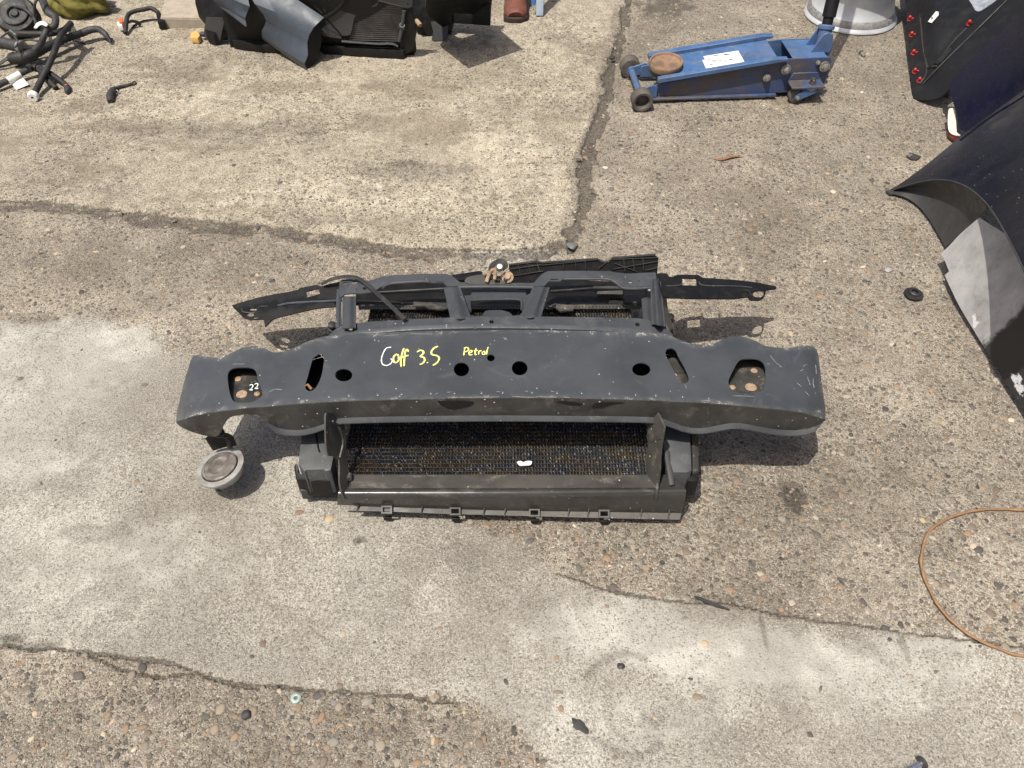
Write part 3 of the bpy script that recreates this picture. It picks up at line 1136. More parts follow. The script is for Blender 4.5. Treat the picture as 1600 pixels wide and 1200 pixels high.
so_ = strokes('scratches', scr_, worn('scraped_primer', (.27, .27, .265), (.16, .16, .16), (.3, .28, .25), .5, .6, scale=160), bar, zoff=.0004, w=.0006)
so_['kind'] = 'stuff'
for x in np.linspace(470, 1110, 17):
    p = face_map(x + random.uniform(-6, 6), lerp_at(LOW, x) - 10)
    finish(lathe_bm([(0, .0012), (.0024, .0010), (.0042, .0001), (.005, -.0008)], Matrix.Translation(p), 10, closed=False), 'spot_weld', M_sheen, bar)

# steel cross member just behind the bar
cm_z = .228
cm_f = lambda px, py: T(px, py, cm_z - .02 * ((px - 785) / 260) ** 2)
cmo = sm_open([(512, 526), (522, 516), (534, 509), (546, 507), (575, 503), (640, 499), (700, 496.5), (785, 494.5), (880, 495), (985, 497), (1008, 499), (1025, 504), (1040, 513), (1052, 523)], 3)
cml = sm_open([(1048, 527), (1000, 518.5), (900, 513), (785, 510.5), (700, 511.5), (640, 514), (575, 519), (540, 524), (520, 529)], 3)
xm = sheet('cross_member', cmo + cml, cm_f, M_steel, fp, [circle(548, 513, 3.6, 3.2, 12), circle(768, 503, 3.6, 3, 12), circle(996, 507, 3.6, 3.2, 12)], res=14, thick=.0022)
# its folded front edge, in lighter paint that puts its highlight into the colour
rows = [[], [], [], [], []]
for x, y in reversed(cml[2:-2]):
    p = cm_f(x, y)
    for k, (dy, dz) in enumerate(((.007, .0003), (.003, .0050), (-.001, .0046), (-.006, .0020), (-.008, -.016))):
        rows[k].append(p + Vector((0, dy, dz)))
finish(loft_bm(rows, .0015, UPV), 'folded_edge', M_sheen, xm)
for bx, by in ((724, 499), (742, 513), (648, 513), (822, 496), (818, 511.5), (757, 511.5), (922, 513), (618, 515)):
    p = cm_f(bx, by)
    finish(lathe_bm([(0, .003), (.0022, .0026), (.004, .0005), (.0045, -.001)], Matrix.Translation(p), 8, closed=False), 'dimple', M_steel, xm)

# slam panel frame
SZ = .205
slam_f = lambda px, py: T(px, py, SZ + .0002 * (px - 780) * 0)
left_beam = [(531, 440), (534, 437), (545, 436), (558, 436.5), (570, 438.5), (578, 438), (587, 435.5), (598, 431.5), (616, 430), (654, 428), (697, 427.5), (707, 431.5), (719, 441), (760, 441.5), (834, 442), (839, 436), (847, 428), (856, 423.5), (900, 423), (952, 423.5), (962, 425.5), (979, 427.5), (1024, 425.5), (1026, 434), (1024, 441), (1020, 446.5), (991, 448.5), (979, 448.5), (972, 446.5), (960, 437.5), (948, 434), (915, 433.5), (881, 433.5), (876, 439.5), (858, 439.5), (850, 447), (834, 447), (760, 446), (718, 447), (699, 447.5), (693, 442), (674, 442), (669, 438), (654, 438), (628, 439.5), (611, 441), (602, 444), (590, 451.5), (581, 456.5), (566, 458.5), (549, 458.5), (539, 459.5), (532, 465), (529, 455)]
slam = sheet('slam_panel', left_beam, slam_f, M_steel, fp, [circle(570, 450.5, 3.4, 2.4, 10), circle(557, 452, 1.4, 1, 8), [(535.5, 442), (543, 441), (543.5, 443.5), (537, 444.5)], [(549, 440), (557, 439.6), (559, 442), (551, 443.6)], circle(985, 440.5, 3.6, 2.2, 10), circle(999, 439.5, 1.3, 1, 8), [(860, 435.6), (872, 435.6), (872, 437.6), (860, 437.6)], [(682, 440), (693, 440), (693, 441.4), (682, 441.4)]], res=12, thick=.003)
# rolled front edges of the beam
for pts in ([(597, 448, 0), (603, 443.6, 0), (612, 441, 0), (628, 439.6, 0), (654, 438, 0), (669, 438, 0)], [(881, 433.8, 0), (915, 433.8, 0), (948, 434.3, 0), (960, 438, 0), (972, 447, 0), (980, 448.8, 0), (1000, 448.8, 0), (1019, 447, 0)], [(716, 447, 0), (760, 446.2, 0), (800, 446.6, 0), (834, 447.2, 0)]):
    P = [slam_f(a, b) + Vector((0, 0, -.004)) for a, b, _ in pts]
    finish(tube_bm(catmull(P, 4), .0035, 8), 'rolled_edge', M_steel, slam)


def brace(name, quad, mat, rib=.012, z0=SZ - .004, z1=.222):
    """channel-shaped strut; quad = top-left, top-right, bottom-right, bottom-left in the photo"""
    tl, tr, br, bl = quad
    rows = []
    for k in range(7):
        t = k / 6
        a = Vector((*tl, 0)).lerp(Vector((*bl, 0)), t)
        b = Vector((*tr, 0)).lerp(Vector((*br, 0)), t)
        row = []
        for s in (0, .12, .22, .36, .5, .64, .78, .88, 1):
            p = a.lerp(b, s)
            h = rib * (1 - min(1, abs(s - .5) / .32) ** 2.4) if abs(s - .5) < .32 else 0
            row.append(T(p.x, p.y, z0 + (z1 - z0) * t + h))
        rows.append(row)
    return finish(loft_bm(rows, .002, UPV), name, mat, fp)


brace('strut', ((693, 449), (719, 448), (736, 497), (704, 499)), M_steel)
brace('strut', ((833, 447), (859, 449), (845, 496), (812, 497)), M_steel)
brace('side_post', ((535, 463), (556, 463), (556, 512), (535, 513)), M_steel, .008)
brace('side_post', ((526, 452), (533.5, 452), (533, 511), (524, 512)), M_steel, .003, SZ - .01, .2)
brace('side_post', ((1016, 437), (1032, 434), (1040, 510), (1018, 506)), M_steel, .018)
brace('side_post', ((1001, 453), (1017, 455), (1019, 503), (1005, 500)), M_steel, .006, .15, .2)
sheet('side_rail', [(1034, 440), (1040, 447), (1043, 480), (1052, 512), (1046, 516), (1038, 500), (1035, 470)], fitz([(1034, 440, .15), (1046, 516, .19), (1043, 470, .15)]), M_dusty, fp, (), thick=.02)
# middle frame between the struts
mid_out = [(716, 452), (726, 462), (736, 461), (738, 453), (822, 453), (822, 461), (831, 458), (836, 449), (830, 470), (818, 496), (733, 497), (722, 470)]
mid_hole = sm([(733, 478), (735, 471), (741, 468.6), (776, 467.5), (806, 467.5), (814, 470), (816, 478), (812, 492), (776, 493), (737, 493)], 3)
mf = sheet('middle_frame', mid_out, fitz([(716, 452, .18), (836, 452, .18), (733, 497, .21), (818, 496, .21)]), M_steel, fp, [mid_hole], res=10, thick=.002)
finish(tube_bm(catmull([T(735, 486, .204), T(734, 475, .197), T(738, 469.4, .193), T(776, 467.6, .192), T(808, 467.8, .192), T(815, 472, .195), T(815, 484, .202)], 5), .0028, 8), 'hole_rim', M_steel, mf)
sheet('centre_tab', [(748, 499), (758, 486), (764, 484.5), (784, 484.5), (796, 488), (806, 498)], fitz([(748, 499, .222), (758, 486, .205), (806, 498, .222)]), M_steel, fp, (), thick=.003)
# long flat stay crossing the left opening
P = catmull([T(503, 443, .19), T(516, 437, .205), T(532, 433, .215), T(548, 432.5, .218), T(560, 435, .218), T(572, 443, .218), T(600, 468, .222), T(633, 499, .232)], 5)
finish(tube_bm(P, .0055, 8, .55), 'bonnet_cable', M_edge, fp)

# black shroud deep behind the frame
sh_out = [(556, 449), (690, 440), (720, 444), (835, 444), (862, 436), (960, 440), (1012, 450), (1014, 470), (1000, 478), (975, 478), (973, 466.5), (953, 466), (947, 477), (900, 479), (650, 482), (556, 474)]
shr = sheet('shroud', sh_out, fitz([(556, 449, .085), (556, 474, .105), (1012, 449, .085), (1012, 474, .105)]), M_black, fp, (), thick=.006)
for pts in ([(588, 457, .10), (640, 454, .10), (693, 451, .10)], [(860, 455, .1), (890, 453, .1), (935, 449.5, .1), (975, 449, .1)], [(558, 470, .115), (600, 472, .115), (646, 474, .115)]):
    finish(tube_bm(catmull([T(*p) for p in pts], 4), .0026, 8), 'shroud_rib', M_edge, shr)
sheet('shroud_bracket', [(646, 471), (662, 472), (700, 473), (702, 481), (690, 484), (670, 482), (664, 478), (646, 478)], lambda x, y: T(x, y, .128), M_dusty, fp, (), thick=.004)
sheet('shroud_bracket', [(866, 474), (895, 477), (896, 485), (876, 486.5), (868, 481), (856, 480)], lambda x, y: T(x, y, .128), M_dusty, fp, (), thick=.004)
sheet('shroud_bracket', [(976, 461), (1001, 462), (1001, 473), (977, 472)], lambda x, y: T(x, y, .118), M_charcoal, fp, (), thick=.004)
sheet('shroud_bracket', [(928, 445), (972, 446), (973, 451), (926, 450)], lambda x, y: T(x, y, .108), M_dusty, fp, (), thick=.003)
sheet('shroud_bracket', [(934, 455), (973, 453.6), (973, 459.5), (932, 460)], lambda x, y: T(x, y, .108), M_dusty, fp, (), thick=.003)

# radiator: core with flat tubes and corrugated fins
RZ = .100
xl, xr = T(530, 742, RZ).x, T(1024, 742, RZ).x
yn, yf_ = T(780, 743, RZ).y, T(780, 476, RZ).y
rad = finish(box_bm((xl + xr) / 2, (yn + yf_) / 2, RZ - .030, xr - xl, yf_ - yn, .022, bevel=.002), 'radiator', M_black, fp)
ntube = 52
pitch = (yf_ - yn) / ntube
tb = box_bm(0, 0, 0, xr - xl - .004, .0019, .014, bevel=.0004)
t_me = None
ro = Vector(fp.location)
for k in range(ntube):
    y = yn + pitch * (k + .5)
    if t_me is None:
        t0 = finish(tb, 'tube', M_core, rad, local=True)
        t_me = t0.data
        o = t0
    else:
        o = bpy.data.objects.new('tube', t_me)
        col.objects.link(o)
        o.parent = rad
    o.location = Vector(((xl + xr) / 2, y, RZ - .0125)) - ro
bm = bmesh.new()
nz = int((xr - xl) / .0032)
for k in range(ntube - 1):
    y0, y1 = yn + pitch * (k + .5) + .0011, yn + pitch * (k + 1.5) - .0011
    prev = None
    for i in range(nz):
        x = xl + .003 + i * .0032 + random.uniform(-.0009, .0009)
        y = y1 if i % 2 else y0
        q = (bm.verts.new((x, y, RZ - .0022 + random.uniform(-.0014, .0014))), bm.verts.new((x, y, RZ - .017)))
        if prev:
            bm.faces.new((prev[0], q[0], q[1], prev[1]))
        prev = q
fins = finish(bm, 'fins', M_fins, rad, ang=10)
fins['kind'] = 'stuff'
# punched strip along the radiator's far edge
strip_holes = [circle(x, 479.3, 1.5, 1.0, 6) for x in np.linspace(586, 650, 14)] + [circle(x, 479.3, 1.5, 1.0, 6) for x in np.linspace(738, 812, 16)] + [circle(x, 479.3, 1.5, 1.0, 6) for x in np.linspace(900, 990, 18)]
sheet('punched_strip', [(560, 476), (1000, 476), (1002, 482), (560, 483)], lambda x, y: T(x, y, .112), M_dusty, fp, strip_holes, thick=.002)
# white bird dropping on the fins
sheet('white_dropping', sm([(808, 722), (813, 720), (818, 722), (824, 720), (831, 721), (829, 726), (820, 727), (812, 727)], 3), lambda x, y: T(x, y, .102), M_white, fp, (), thick=.002)


def solid(name, top, mapf, h, mat, parent=None, res=None, origin=None):
    """a block: top outline on its surface, straight down by h"""
    bm = sheet_bm(top, mapf, (), res, 0)
    faces = bm.faces[:]
    ret = bmesh.ops.extrude_face_region(bm, geom=faces)
    for v in [g for g in ret['geom'] if isinstance(g, bmesh.types.BMVert)]:
        v.co.z -= h
    bmesh.ops.recalc_face_normals(bm, faces=bm.faces[:])
    b = [e for e in bm.edges if len(e.link_faces) == 2 and e.calc_face_angle(0) > .9]
    bmesh.ops.bevel(bm, geom=b, offset=.0022, segments=2, affect='EDGES', profile=.6)
    return finish(bm, name, mat, parent, origin)


# end tanks and the clips under them
tl = solid('end_tank', [(472, 668), (510, 666), (521, 714), (517, 734), (508, 736), (506, 733), (478, 734), (476, 737), (466, 724)], fitz([(472, 668, .138), (521, 714, .13), (470, 730, .125)]), .075, M_tank, fp)
solid('tank_bracket', [(459, 728), (464, 722), (466, 738), (478, 744), (516, 742), (515, 752), (478, 752), (462, 748)], fitz([(459, 728, .10), (516, 742, .1), (470, 750, .085)]), .05, M_black, fp)
solid('tank_foot', [(467, 754), (482, 754), (484, 766), (469, 767)], lambda x, y: T(x, y, .052), .03, M_charcoal, fp)
solid('tank_foot', [(485, 755), (514, 754), (514, 764), (486, 765)], lambda x, y: T(x, y, .05), .03, M_black, fp)
finish(tube_bm([T(492, 670, .139), T(497, 700, .1345), T(499, 706, .134)], .0014, 6), 'seam', M_black, tl)
tr = solid('end_tank', [(1036, 666), (1062, 668), (1078, 670), (1081, 735), (1074, 738), (1052, 738), (1044, 712), (1037, 700)], fitz([(1036, 668, .138), (1078, 670, .138), (1052, 738, .125)]), .075, M_tank, fp)
solid('tank_side', [(1080, 670), (1092, 680), (1092, 736), (1083, 738)], fitz([(1080, 670, .128), (1092, 682, .115), (1092, 736, .105)]), .06, M_dusty, fp)
solid('tank_bracket', [(1074, 735), (1084, 733), (1092, 741), (1092, 750), (1086, 752), (1074, 751)], lambda x, y: T(x, y, .10), .05, M_black, fp)
solid('tank_foot', [(1066, 751), (1089, 752), (1088, 766), (1066, 766)], lambda x, y: T(x, y, .05), .03, M_dusty, fp)
solid('tank_foot', [(1046, 742), (1072, 744), (1070, 757), (1048, 757)], lambda x, y: T(x, y, .075), .03, M_black, fp)


def bez(pts):
    return sm(pts, 3)


# upright air deflectors either side of the radiator
d1 = sheet('air_deflector', bez([(509, 652), (514, 645), (524, 648), (534, 653), (538, 663), (541, 700), (544, 764), (541, 779), (536, 774), (531, 754), (530, 718), (520, 713), (511, 706)]), fitz([(512, 647, .245), (509, 690, .21), (541, 690, .15), (541, 778, .092), (534, 654, .21), (531, 720, .15)]), M_dusty, fp, (), res=7, thick=.0035)
finish(tube_bm(catmull([T(531, 715, .165), T(536, 690, .18), T(530, 668, .215), T(520, 658, .243)], 5), .0022, 6), 'stiffener', M_dusty, d1)
d2 = sheet('air_deflector', [(1027, 645), (1032, 655), (1038, 668), (1036, 680), (1033, 697), (1031, 716), (1031, 732), (1027, 761), (1021, 762), (1014, 758), (1009, 735), (1009, 712), (1013, 694), (1010, 682), (1013, 668), (1020, 657)], fitz([(1027, 646, .245), (1038, 668, .225), (1009, 712, .135), (1027, 760, .105), (1010, 680, .165)]), M_dusty, fp, (), res=7, thick=.0035)
finish(tube_bm(catmull([T(1012, 694, .155), T(1022, 688, .18), T(1034, 684, .205)], 5), .0022, 6), 'stiffener', M_dusty, d2)
finish(tube_bm(catmull([T(1041, 704, .14), T(1045, 730, .12), T(1050, 758, .102)], 4), .006, 8, .6), 'strap', M_charcoal, fp)
finish(tube_bm(catmull([T(1027, 755, .115), T(1026, 772, .098), T(1024, 784, .07)], 4), .003, 8, .6), 'strap', M_dusty, fp)
finish(tube_bm(catmull([T(545, 749, .108), T(546, 741, .108)], 3), .006, 10), 'clip', M_dusty, fp)

# lower air guide: shelf, rounded nose, front, lip
SEC = [(0, 'shelf'), (1, 'nose')]
Lp = [(540, 741, .096), (532, 762, .097), (530, 766, .0985), (528.5, 770, .0975), (527.5, 774.5, .0930), (527, 779, .083), (527, 789, .050)]
Mp = [(785, 741, .096), (785, 762, .099), (785, 765.5, .1008), (785, 770, .0995), (785, 775, .0945), (785, 780, .084), (785, 797, .042)]
Rp = [(1047, 742, .096), (1068, 760, .097), (1071, 764, .0985), (1072, 768, .097), (1071.5, 772, .092), (1071, 778, .082), (1065, 802, .034)]


def mixp(a, b, t):
    return [T(*(Vector(p).lerp(Vector(q), t))) for p, q in zip(a, b)]


rows = [mixp(Lp, Mp, k / 12) for k in range(12)] + [mixp(Mp, Rp, k / 12) for k in range(13)]
rows = [catmull(r_, 3) for r_ in rows]
guide = finish(loft_bm(rows, .003, UPV), 'air_guide', M_nose, fp, ang=50)
for r_, nm in ((0, 'guide_end'), (-1, 'guide_end')):
    pass
shelf_dirt = sheet('guide_shelf', [(549, 742), (1016, 742.5), (1030, 762), (548, 763)], fitz([(549, 742, .0995), (1016, 742.5, .0995), (1030, 762, .1005), (548, 763, .1005)]), M_dusty, guide, (), res=20, thick=.0012)
lipL, lipR = [(556, 789.5), (700, 794.5), (835, 796), (940, 797), (1065, 801)], [(1062, 812), (940, 809.5), (835, 806.5), (700, 803), (600, 799), (550, 798)]
lz = fitz([(556, 790, .046), (1065, 801, .034), (1062, 812, .030), (550, 798, .040)])
sq = [[(cx - 6, cy - 4), (cx + 6, cy - 4), (cx + 6, cy + 3.4), (cx - 6, cy + 3.4)] for cx, cy in ((604, 797), (711, 799.2), (835, 801.5), (944, 803.2))]
lip = sheet('guide_lip', lipL + lipR, lz, M_dusty, guide, [s for s in sq[1:]], res=10, thick=.003)
for s in sq:
    cx, cy = (s[0][0] + s[2][0]) / 2, (s[0][1] + s[2][1]) / 2
    o = [(cx - 8.5, cy - 6.5), (cx + 8.5, cy - 6.5), (cx + 8.5, cy + 5.8), (cx - 8.5, cy + 5.8)]
    i = [(cx - 6, cy - 4), (cx + 6, cy - 4), (cx + 6, cy + 3.4), (cx - 6, cy + 3.4)]
    sheet('clip_socket', o, lambda x, y: T(x, y, lz(x, y).z + .007), M_dusty, guide, [i], thick=.009)
    solid('clip_tab', [(cx - 6, cy + 8), (cx + 8, cy + 8.3), (cx + 7, cy + 12), (cx - 5, cy + 12)], lambda x, y: T(x, y, .022), .012, M_black, guide)
for x, a, b in ((660, 790, 803), (757, 793, 806), (790, 794, 807), (889, 796, 808.5), (920, 797, 809), (1003, 797, 810), (1046, 799, 811), (560, 788, 798)):
    p0, p1 = T(x, a - 3, lz(x, a).z + .012), T(x - 2, b, lz(x, b).z + .001)
    bmr = bmesh.new()
    bottom = [T(x, a - 3, lz(x, a).z - .003), T(x - 2, b, lz(x, b).z - .002)]
    vs_ = []
    for dx in (-.0013, .0013):
        vs_.append([bmr.verts.new(q + Vector((dx, 0, 0))) for q in (p0, p1, bottom[1], bottom[0])])
    bmr.faces.new(vs_[0])
    bmr.faces.new(list(reversed(vs_[1])))
    for k in range(4):
        bmr.faces.new((vs_[0][k], vs_[1][k], vs_[1][(k + 1) % 4], vs_[0][(k + 1) % 4]))
    bmesh.ops.recalc_face_normals(bmr, faces=bmr.faces[:])
    finish(bmr, 'guide_rib', M_dusty, guide)

# wing supports left and right; pale ridges paint in their highlight lines
wl_out = sm_open([(362.5, 477), (381, 471), (416, 462), (461, 454), (469, 450), (494, 445), (501, 447), (515, 443.5), (530, 440)], 3) + [(533, 470)] + sm_open([(526, 479), (494, 482), (455, 491), (429, 497.5), (421, 504), (414, 510.6)], 3) + [(412, 499), (405, 499), (391, 500), (380, 496), (364, 480)]
wl_f0 = fitz([(363, 478, .150), (530, 440, .20), (526, 479, .19), (414, 505, .145)])
wl_holes = [[(478, 455.5), (498, 450.5), (499.5, 459), (480, 464.5)], circle(396, 483.2, 6, 1.9, 10), sm([(385, 490), (392, 488), (397, 491), (395, 494), (388, 494)], 2), circle(399, 496.5, 4, 1.3, 8)]


def wl_f(x, y):
    ridge = lerp_at([(380, 486), (440, 475), (530, 468.5)], x)
    s = max(0, min(1, (y - ridge + 1.5) / 3.0))
    return T(x, y, wl_f0(x, y).z - .016 * (1 - s))


wl = sheet('wing_support', wl_out, wl_f, M_black, fp, wl_holes, res=6, thick=.003)
finish(tube_bm(catmull([*[wl_f(a_, b_) + Vector((0, 0, .001)) for a_, b_ in ((434, 478), (455, 474), (490, 472), (527, 470))]], 4), .0026, 6), 'ridge', M_sheen, wl)
finish(tube_bm(catmull([*[wl_f(a_, b_) + Vector((0, 0, .001)) for a_, b_ in ((378, 483), (381, 488), (398, 489), (404, 481), (410, 479), (418, 479))]], 4), .0016, 6), 'ridge', M_steel, wl)
wr_out = [(1025, 428), (1031, 426.5), (1042, 427), (1046, 432), (1050, 433), (1056, 430), (1064, 429), (1091, 429.3), (1099, 434), (1147, 437), (1182, 441), (1213, 447.5), (1213.5, 451), (1197, 453), (1196, 460), (1193, 466), (1187, 469), (1174, 469), (1168, 464), (1147, 466.7), (1092, 466.7), (1036, 464.6)]
wr_f0 = fitz([(1036, 428, .215), (1036, 464, .215), (1200, 447, .165), (1187, 469, .165)])


def wr_f(x, y):
    s = max(0, min(1, (y - 452) / 3.0))
    return T(x, y, wr_f0(x, y).z - .014 * (1 - s))


wr = sheet('wing_support', wr_out, wr_f, M_black, fp, [[(1066, 434.5), (1088, 435), (1089, 446.5), (1066, 445.5)], sm([(1176, 459), (1180, 454.6), (1193, 453.8), (1193.5, 460), (1189, 464), (1180, 464)], 2)], res=6, thick=.003)
finish(tube_bm(catmull([*[wr_f(a_, b_) + Vector((0, 0, .001)) for a_, b_ in ((1041, 447.5), (1060, 446.5), (1066, 443.5))]], 4), .0018, 6), 'ridge', M_steel, wr)
finish(tube_bm(catmull([*[wr_f(a_, b_) + Vector((0, 0, .001)) for a_, b_ in ((1162, 453.5), (1169, 454.5), (1173, 460), (1178, 464))]], 4), .0014, 6), 'ridge', M_edge, wr)
finish(tube_bm(catmull([*[wr_f(a_, b_) + Vector((0, 0, .001)) for a_, b_ in ((1092, 441), (1100, 446.5), (1150, 447.5), (1175, 450))]], 4), .0016, 6), 'ridge', M_steel, wr)
# ribbed plastic cover behind the slam panel
rc_f = fitz([(795, 440, .150), (1026, 426, .16), (795, 414, .185), (1027, 400, .195)])
rc_out = [(795, 415), (838, 409.4), (846, 411.5), (933, 405.8), (941, 410), (950, 410), (957, 404), (1024, 399), (1029, 402.5), (1027, 428), (978, 430), (960, 428), (850, 428), (836, 444), (798, 444)]
rc = sheet('ribbed_cover', rc_out, rc_f, M_black, fp, (), res=12, thick=.004)


def rib(a, b, h=.006, mat=M_edge, r=.0012):
    p = catmull([rc_f(*a) + Vector((0, -.001, h)), rc_f(*b) + Vector((0, -.001, h))], 2)
    finish(tube_bm(p, r, 5), 'cover_rib', mat, rc)


for a, b in (((798, 423), (846, 416)), ((800, 434), (848, 426)), ((809, 414), (814, 433)), ((824, 412), (829, 430)), ((838, 410), (843, 426)), ((846, 417), (935, 408)), ((957, 423), (1027, 411)), ((957, 408), (1027, 405)), ((974, 406), (976, 426)), ((988, 405), (991, 426)), ((1004, 405), (1005, 425)), ((960, 414), (995, 427)), ((935, 422), (946, 413)), ((1008, 425), (1027, 421)), ((880, 423), (880, 413)), ((900, 423), (899, 411)), ((915, 423), (914, 410))):
    rib(a, b)
finish(tube_bm([rc_f(x, y) + Vector((0, 0, .002)) for x, y in rc_out[:8]], .0028, 6), 'cover_rim', M_edge, rc)
# short black bar left of the latch
solid('stop_bar', [(706, 429), (750, 422.5), (754, 425), (754, 429), (722, 437), (708, 436)], lambda x, y: T(x, y, .185), .02, M_black, fp)
# bonnet latch: grimy plate, rusty hook, spring, bolt
la = sheet('latch_plate', sm([(727, 442), (729, 434), (744, 430), (762, 429), (782, 432), (800, 441), (780, 443.5), (745, 444)], 2), fitz([(727, 441, .208), (800, 441, .208), (762, 429, .215)]), M_steel_dirty, fp, (), thick=.006)
hk = [(763, 420), (767, 411), (776, 405.5), (785, 405), (791, 409), (793, 417), (786, 423), (783, 417), (776, 415), (770, 420), (766, 428)]
sheet('latch_hook', sm(hk, 3), fitz([(763, 420, .225), (793, 415, .235), (776, 405, .245)]), M_edge, la, (), thick=.008)
finish(tube_bm(catmull([T(760, 441, .212), T(764, 430, .222), T(770, 422, .235), T(774, 424, .235), T(773, 436, .22)], 4), .0045, 8), 'latch_arm', M_rustbolt, la)
finish(lathe_bm([(0, .008), (.006, .0075), (.0085, .004), (.009, -.004)], axis_M(T(781, 418, .24), (0, -.5, .86)), 12, closed=False), 'latch_rivet', M_zinc, la)
finish(lathe_bm([(0, .012), (.007, .011), (.009, .006), (.014, .005), (.014, 0)], axis_M(T(793, 434, .212), (0, -.5, .86)), 12, closed=False), 'latch_bolt', M_rustbolt, la)
bm = bmesh.new()
for k in range(7):
    a = rng.uniform(0, 6.28)
    p = T(772 + rng.uniform(-14, 26), 436 + rng.uniform(-5, 4), .214)
    box_bm(0, 0, 0, rng.uniform(.004, .012), rng.uniform(.003, .008), .008, Matrix.Translation(p) @ Matrix.Rotation(a, 4, 'Z'), .001, bm)
o = finish(bm, 'latch_debris', M_steel_dirty, la)
o['kind'] = 'stuff'
# rubber mounts on the posts
for (x, y, z) in ((519, 510, .16), (1046, 497, .15)):
    c = T(x, y, z)
    finish(lathe_bm([(0, .010), (.006, .010), (.009, .008), (.009, .002), (.0065, 0), (.0065, -.006), (.0095, -.008), (.0095, -.014), (0, -.015)], axis_M(c, (.2, -.2, 1)), 14), 'rubber_mount', M_rub, fp)
finish(tube_bm(catmull([T(1048, 500, .14), T(1051, 510, .13), T(1052, 523, .11)], 4), .004, 8), 'drain_pipe', M_dusty, fp)

# horn hanging from the bar's left end
HZ = .074
hc = T(344, 730, HZ)
hM = axis_M(hc, (-.22, .02, 1), 0)
horn = finish(lathe_bm([(0, -.030), (.030, -.030), (.040, -.022), (.042, -.006), (.0505, -.005), (.0515, -.002), (.051, .001), (.040, .0025), (.0385, .0005)], hM, 48, closed=False), 'horn', M_hornrim, fp)
finish(lathe_bm([(.0372, -.004), (.0368, .0045), (.0335, .0066), (.0315, .0066), (.0305, .0056), (.0225, .0060), (.0215, .0052), (.012, .0040), (.0075, .0052), (.007, .0068), (.004, .0072), (0, .0073)], hM, 44, closed=False), 'diaphragm', M_horn, horn)
finish(tube_bm([T(341, 764, .05), T(342, 770, .045)], .004, 8), 'terminal', M_steel_dirty, horn)
solid('horn_bracket', [(320, 684), (330, 676), (346, 674), (356, 676), (364, 680), (368, 691), (352, 693), (330, 700)], fitz([(320, 684, .12), (364, 680, .13), (330, 700, .09)]), .012, M_black, fp, res=8)
finish(lathe_bm([(0, .014), (.005, .014), (.0085, .009), (.0085, .006), (.012, .005), (.012, 0)], axis_M(T(343, 677, .135), (0, -.3, 1)), 6, closed=False), 'bracket_nut', M_steel_dirty, fp)
finish(tube_bm(catmull([T(318, 655, .17), T(328, 668, .15), T(342, 676, .13), T(356, 684, .12), T(360, 700, .09)], 4), [.006] * 17, 8, .5), 'horn_stay', M_steel_dirty, fp)
# crumpled brackets below the bar's left end
sheet('torn_bracket', sm([(302, 652), (330, 650), (349, 650), (350, 660), (336, 666), (322, 672), (314, 664)], 2), fitz([(302, 652, .185), (349, 650, .2), (322, 672, .17)]), M_steel_dirty, fp, [circle(328, 655, 3, 3, 8)], res=7, thick=.002)
sheet('torn_bracket', sm([(414, 660), (424, 652), (440, 648), (462, 655), (480, 664), (462, 670), (436, 669)], 2), fitz([(414, 660, .19), (440, 648, .205), (480, 664, .185)]), M_steel_dirty, fp, (), res=7, thick=.003)
finish(tube_bm(catmull([T(420, 655, .2), T(428, 646, .21), T(440, 646, .21), T(444, 655, .2)], 4), .004, 8), 'tow_loop', M_steel_dirty, fp)

# ------------------------------------------------------------------ trolley jack
J0 = T(1003, 164, 0)
jr = (T(1216, 150, 0) - T(1014, 157, 0))
jang = math.atan2(jr.y, jr.x)
jack = thing('trolley_jack', 'worn blue trolley jack with rusty saddle and black handle', 'jack', J0, jang)
W = .185


def jfin(bm, name, mat, parent=jack):
    return finish(bm, name, mat, parent, local=True)


def prism_y(pts, y0, y1):
    """outline in the jack's x-z plane pushed from y0 to y1"""
    bm = bmesh.new()
    a = [bm.verts.new((x, y0, z)) for x, z in pts]
    b = [bm.verts.new((x, y1, z)) for x, z in pts]
    bm.faces.new(a)
    bm.faces.new(list(reversed(b)))
    for k in range(len(pts)):
        j = (k + 1) % len(pts)
        bm.faces.new((a[k], b[k], b[j], a[j]))
    bmesh.ops.recalc_face_normals(bm, faces=bm.faces[:])
    e = bm.edges[:]
    bmesh.ops.bevel(bm, geom=e, offset=.0012, segments=1, affect='EDGES')
    return bm


side = [(.02, .018), (.60, .018), (.636, .03), (.640, .125), (.632, .140), (.50, .140), (.46, .136), (.02, .058)]
for y in (.018, W - .022):
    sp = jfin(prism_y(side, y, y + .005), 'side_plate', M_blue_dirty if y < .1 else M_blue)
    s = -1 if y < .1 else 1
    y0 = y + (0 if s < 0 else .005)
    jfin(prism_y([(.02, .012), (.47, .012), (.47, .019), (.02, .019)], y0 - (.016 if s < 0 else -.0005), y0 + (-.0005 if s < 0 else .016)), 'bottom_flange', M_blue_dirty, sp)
# lifting arm: sloping plate with raised lips
slope = math.atan2(.145 - .085, .44)
jfin(prism_y([(.06, .080), (.455, .134), (.455, .138), (.06, .084)], .012, W - .012), 'arm_plate', M_blue)
for y0, y1 in ((-.004, .0165), (W - .0165, W + .010)):
    jfin(prism_y([(.045, .078), (.44, .137), (.475, .142), (.478, .150), (.44, .151), (.045, .094)], y0, y1), 'arm_lip', M_blue)
for y0 in (.0245, W - .0275):
    jfin(prism_y([(.05, .05), (.40, .07), (.455, .13), (.455, .137), (.05, .083)], y0, y0 + .003), 'arm_side', M_blue_dirty)
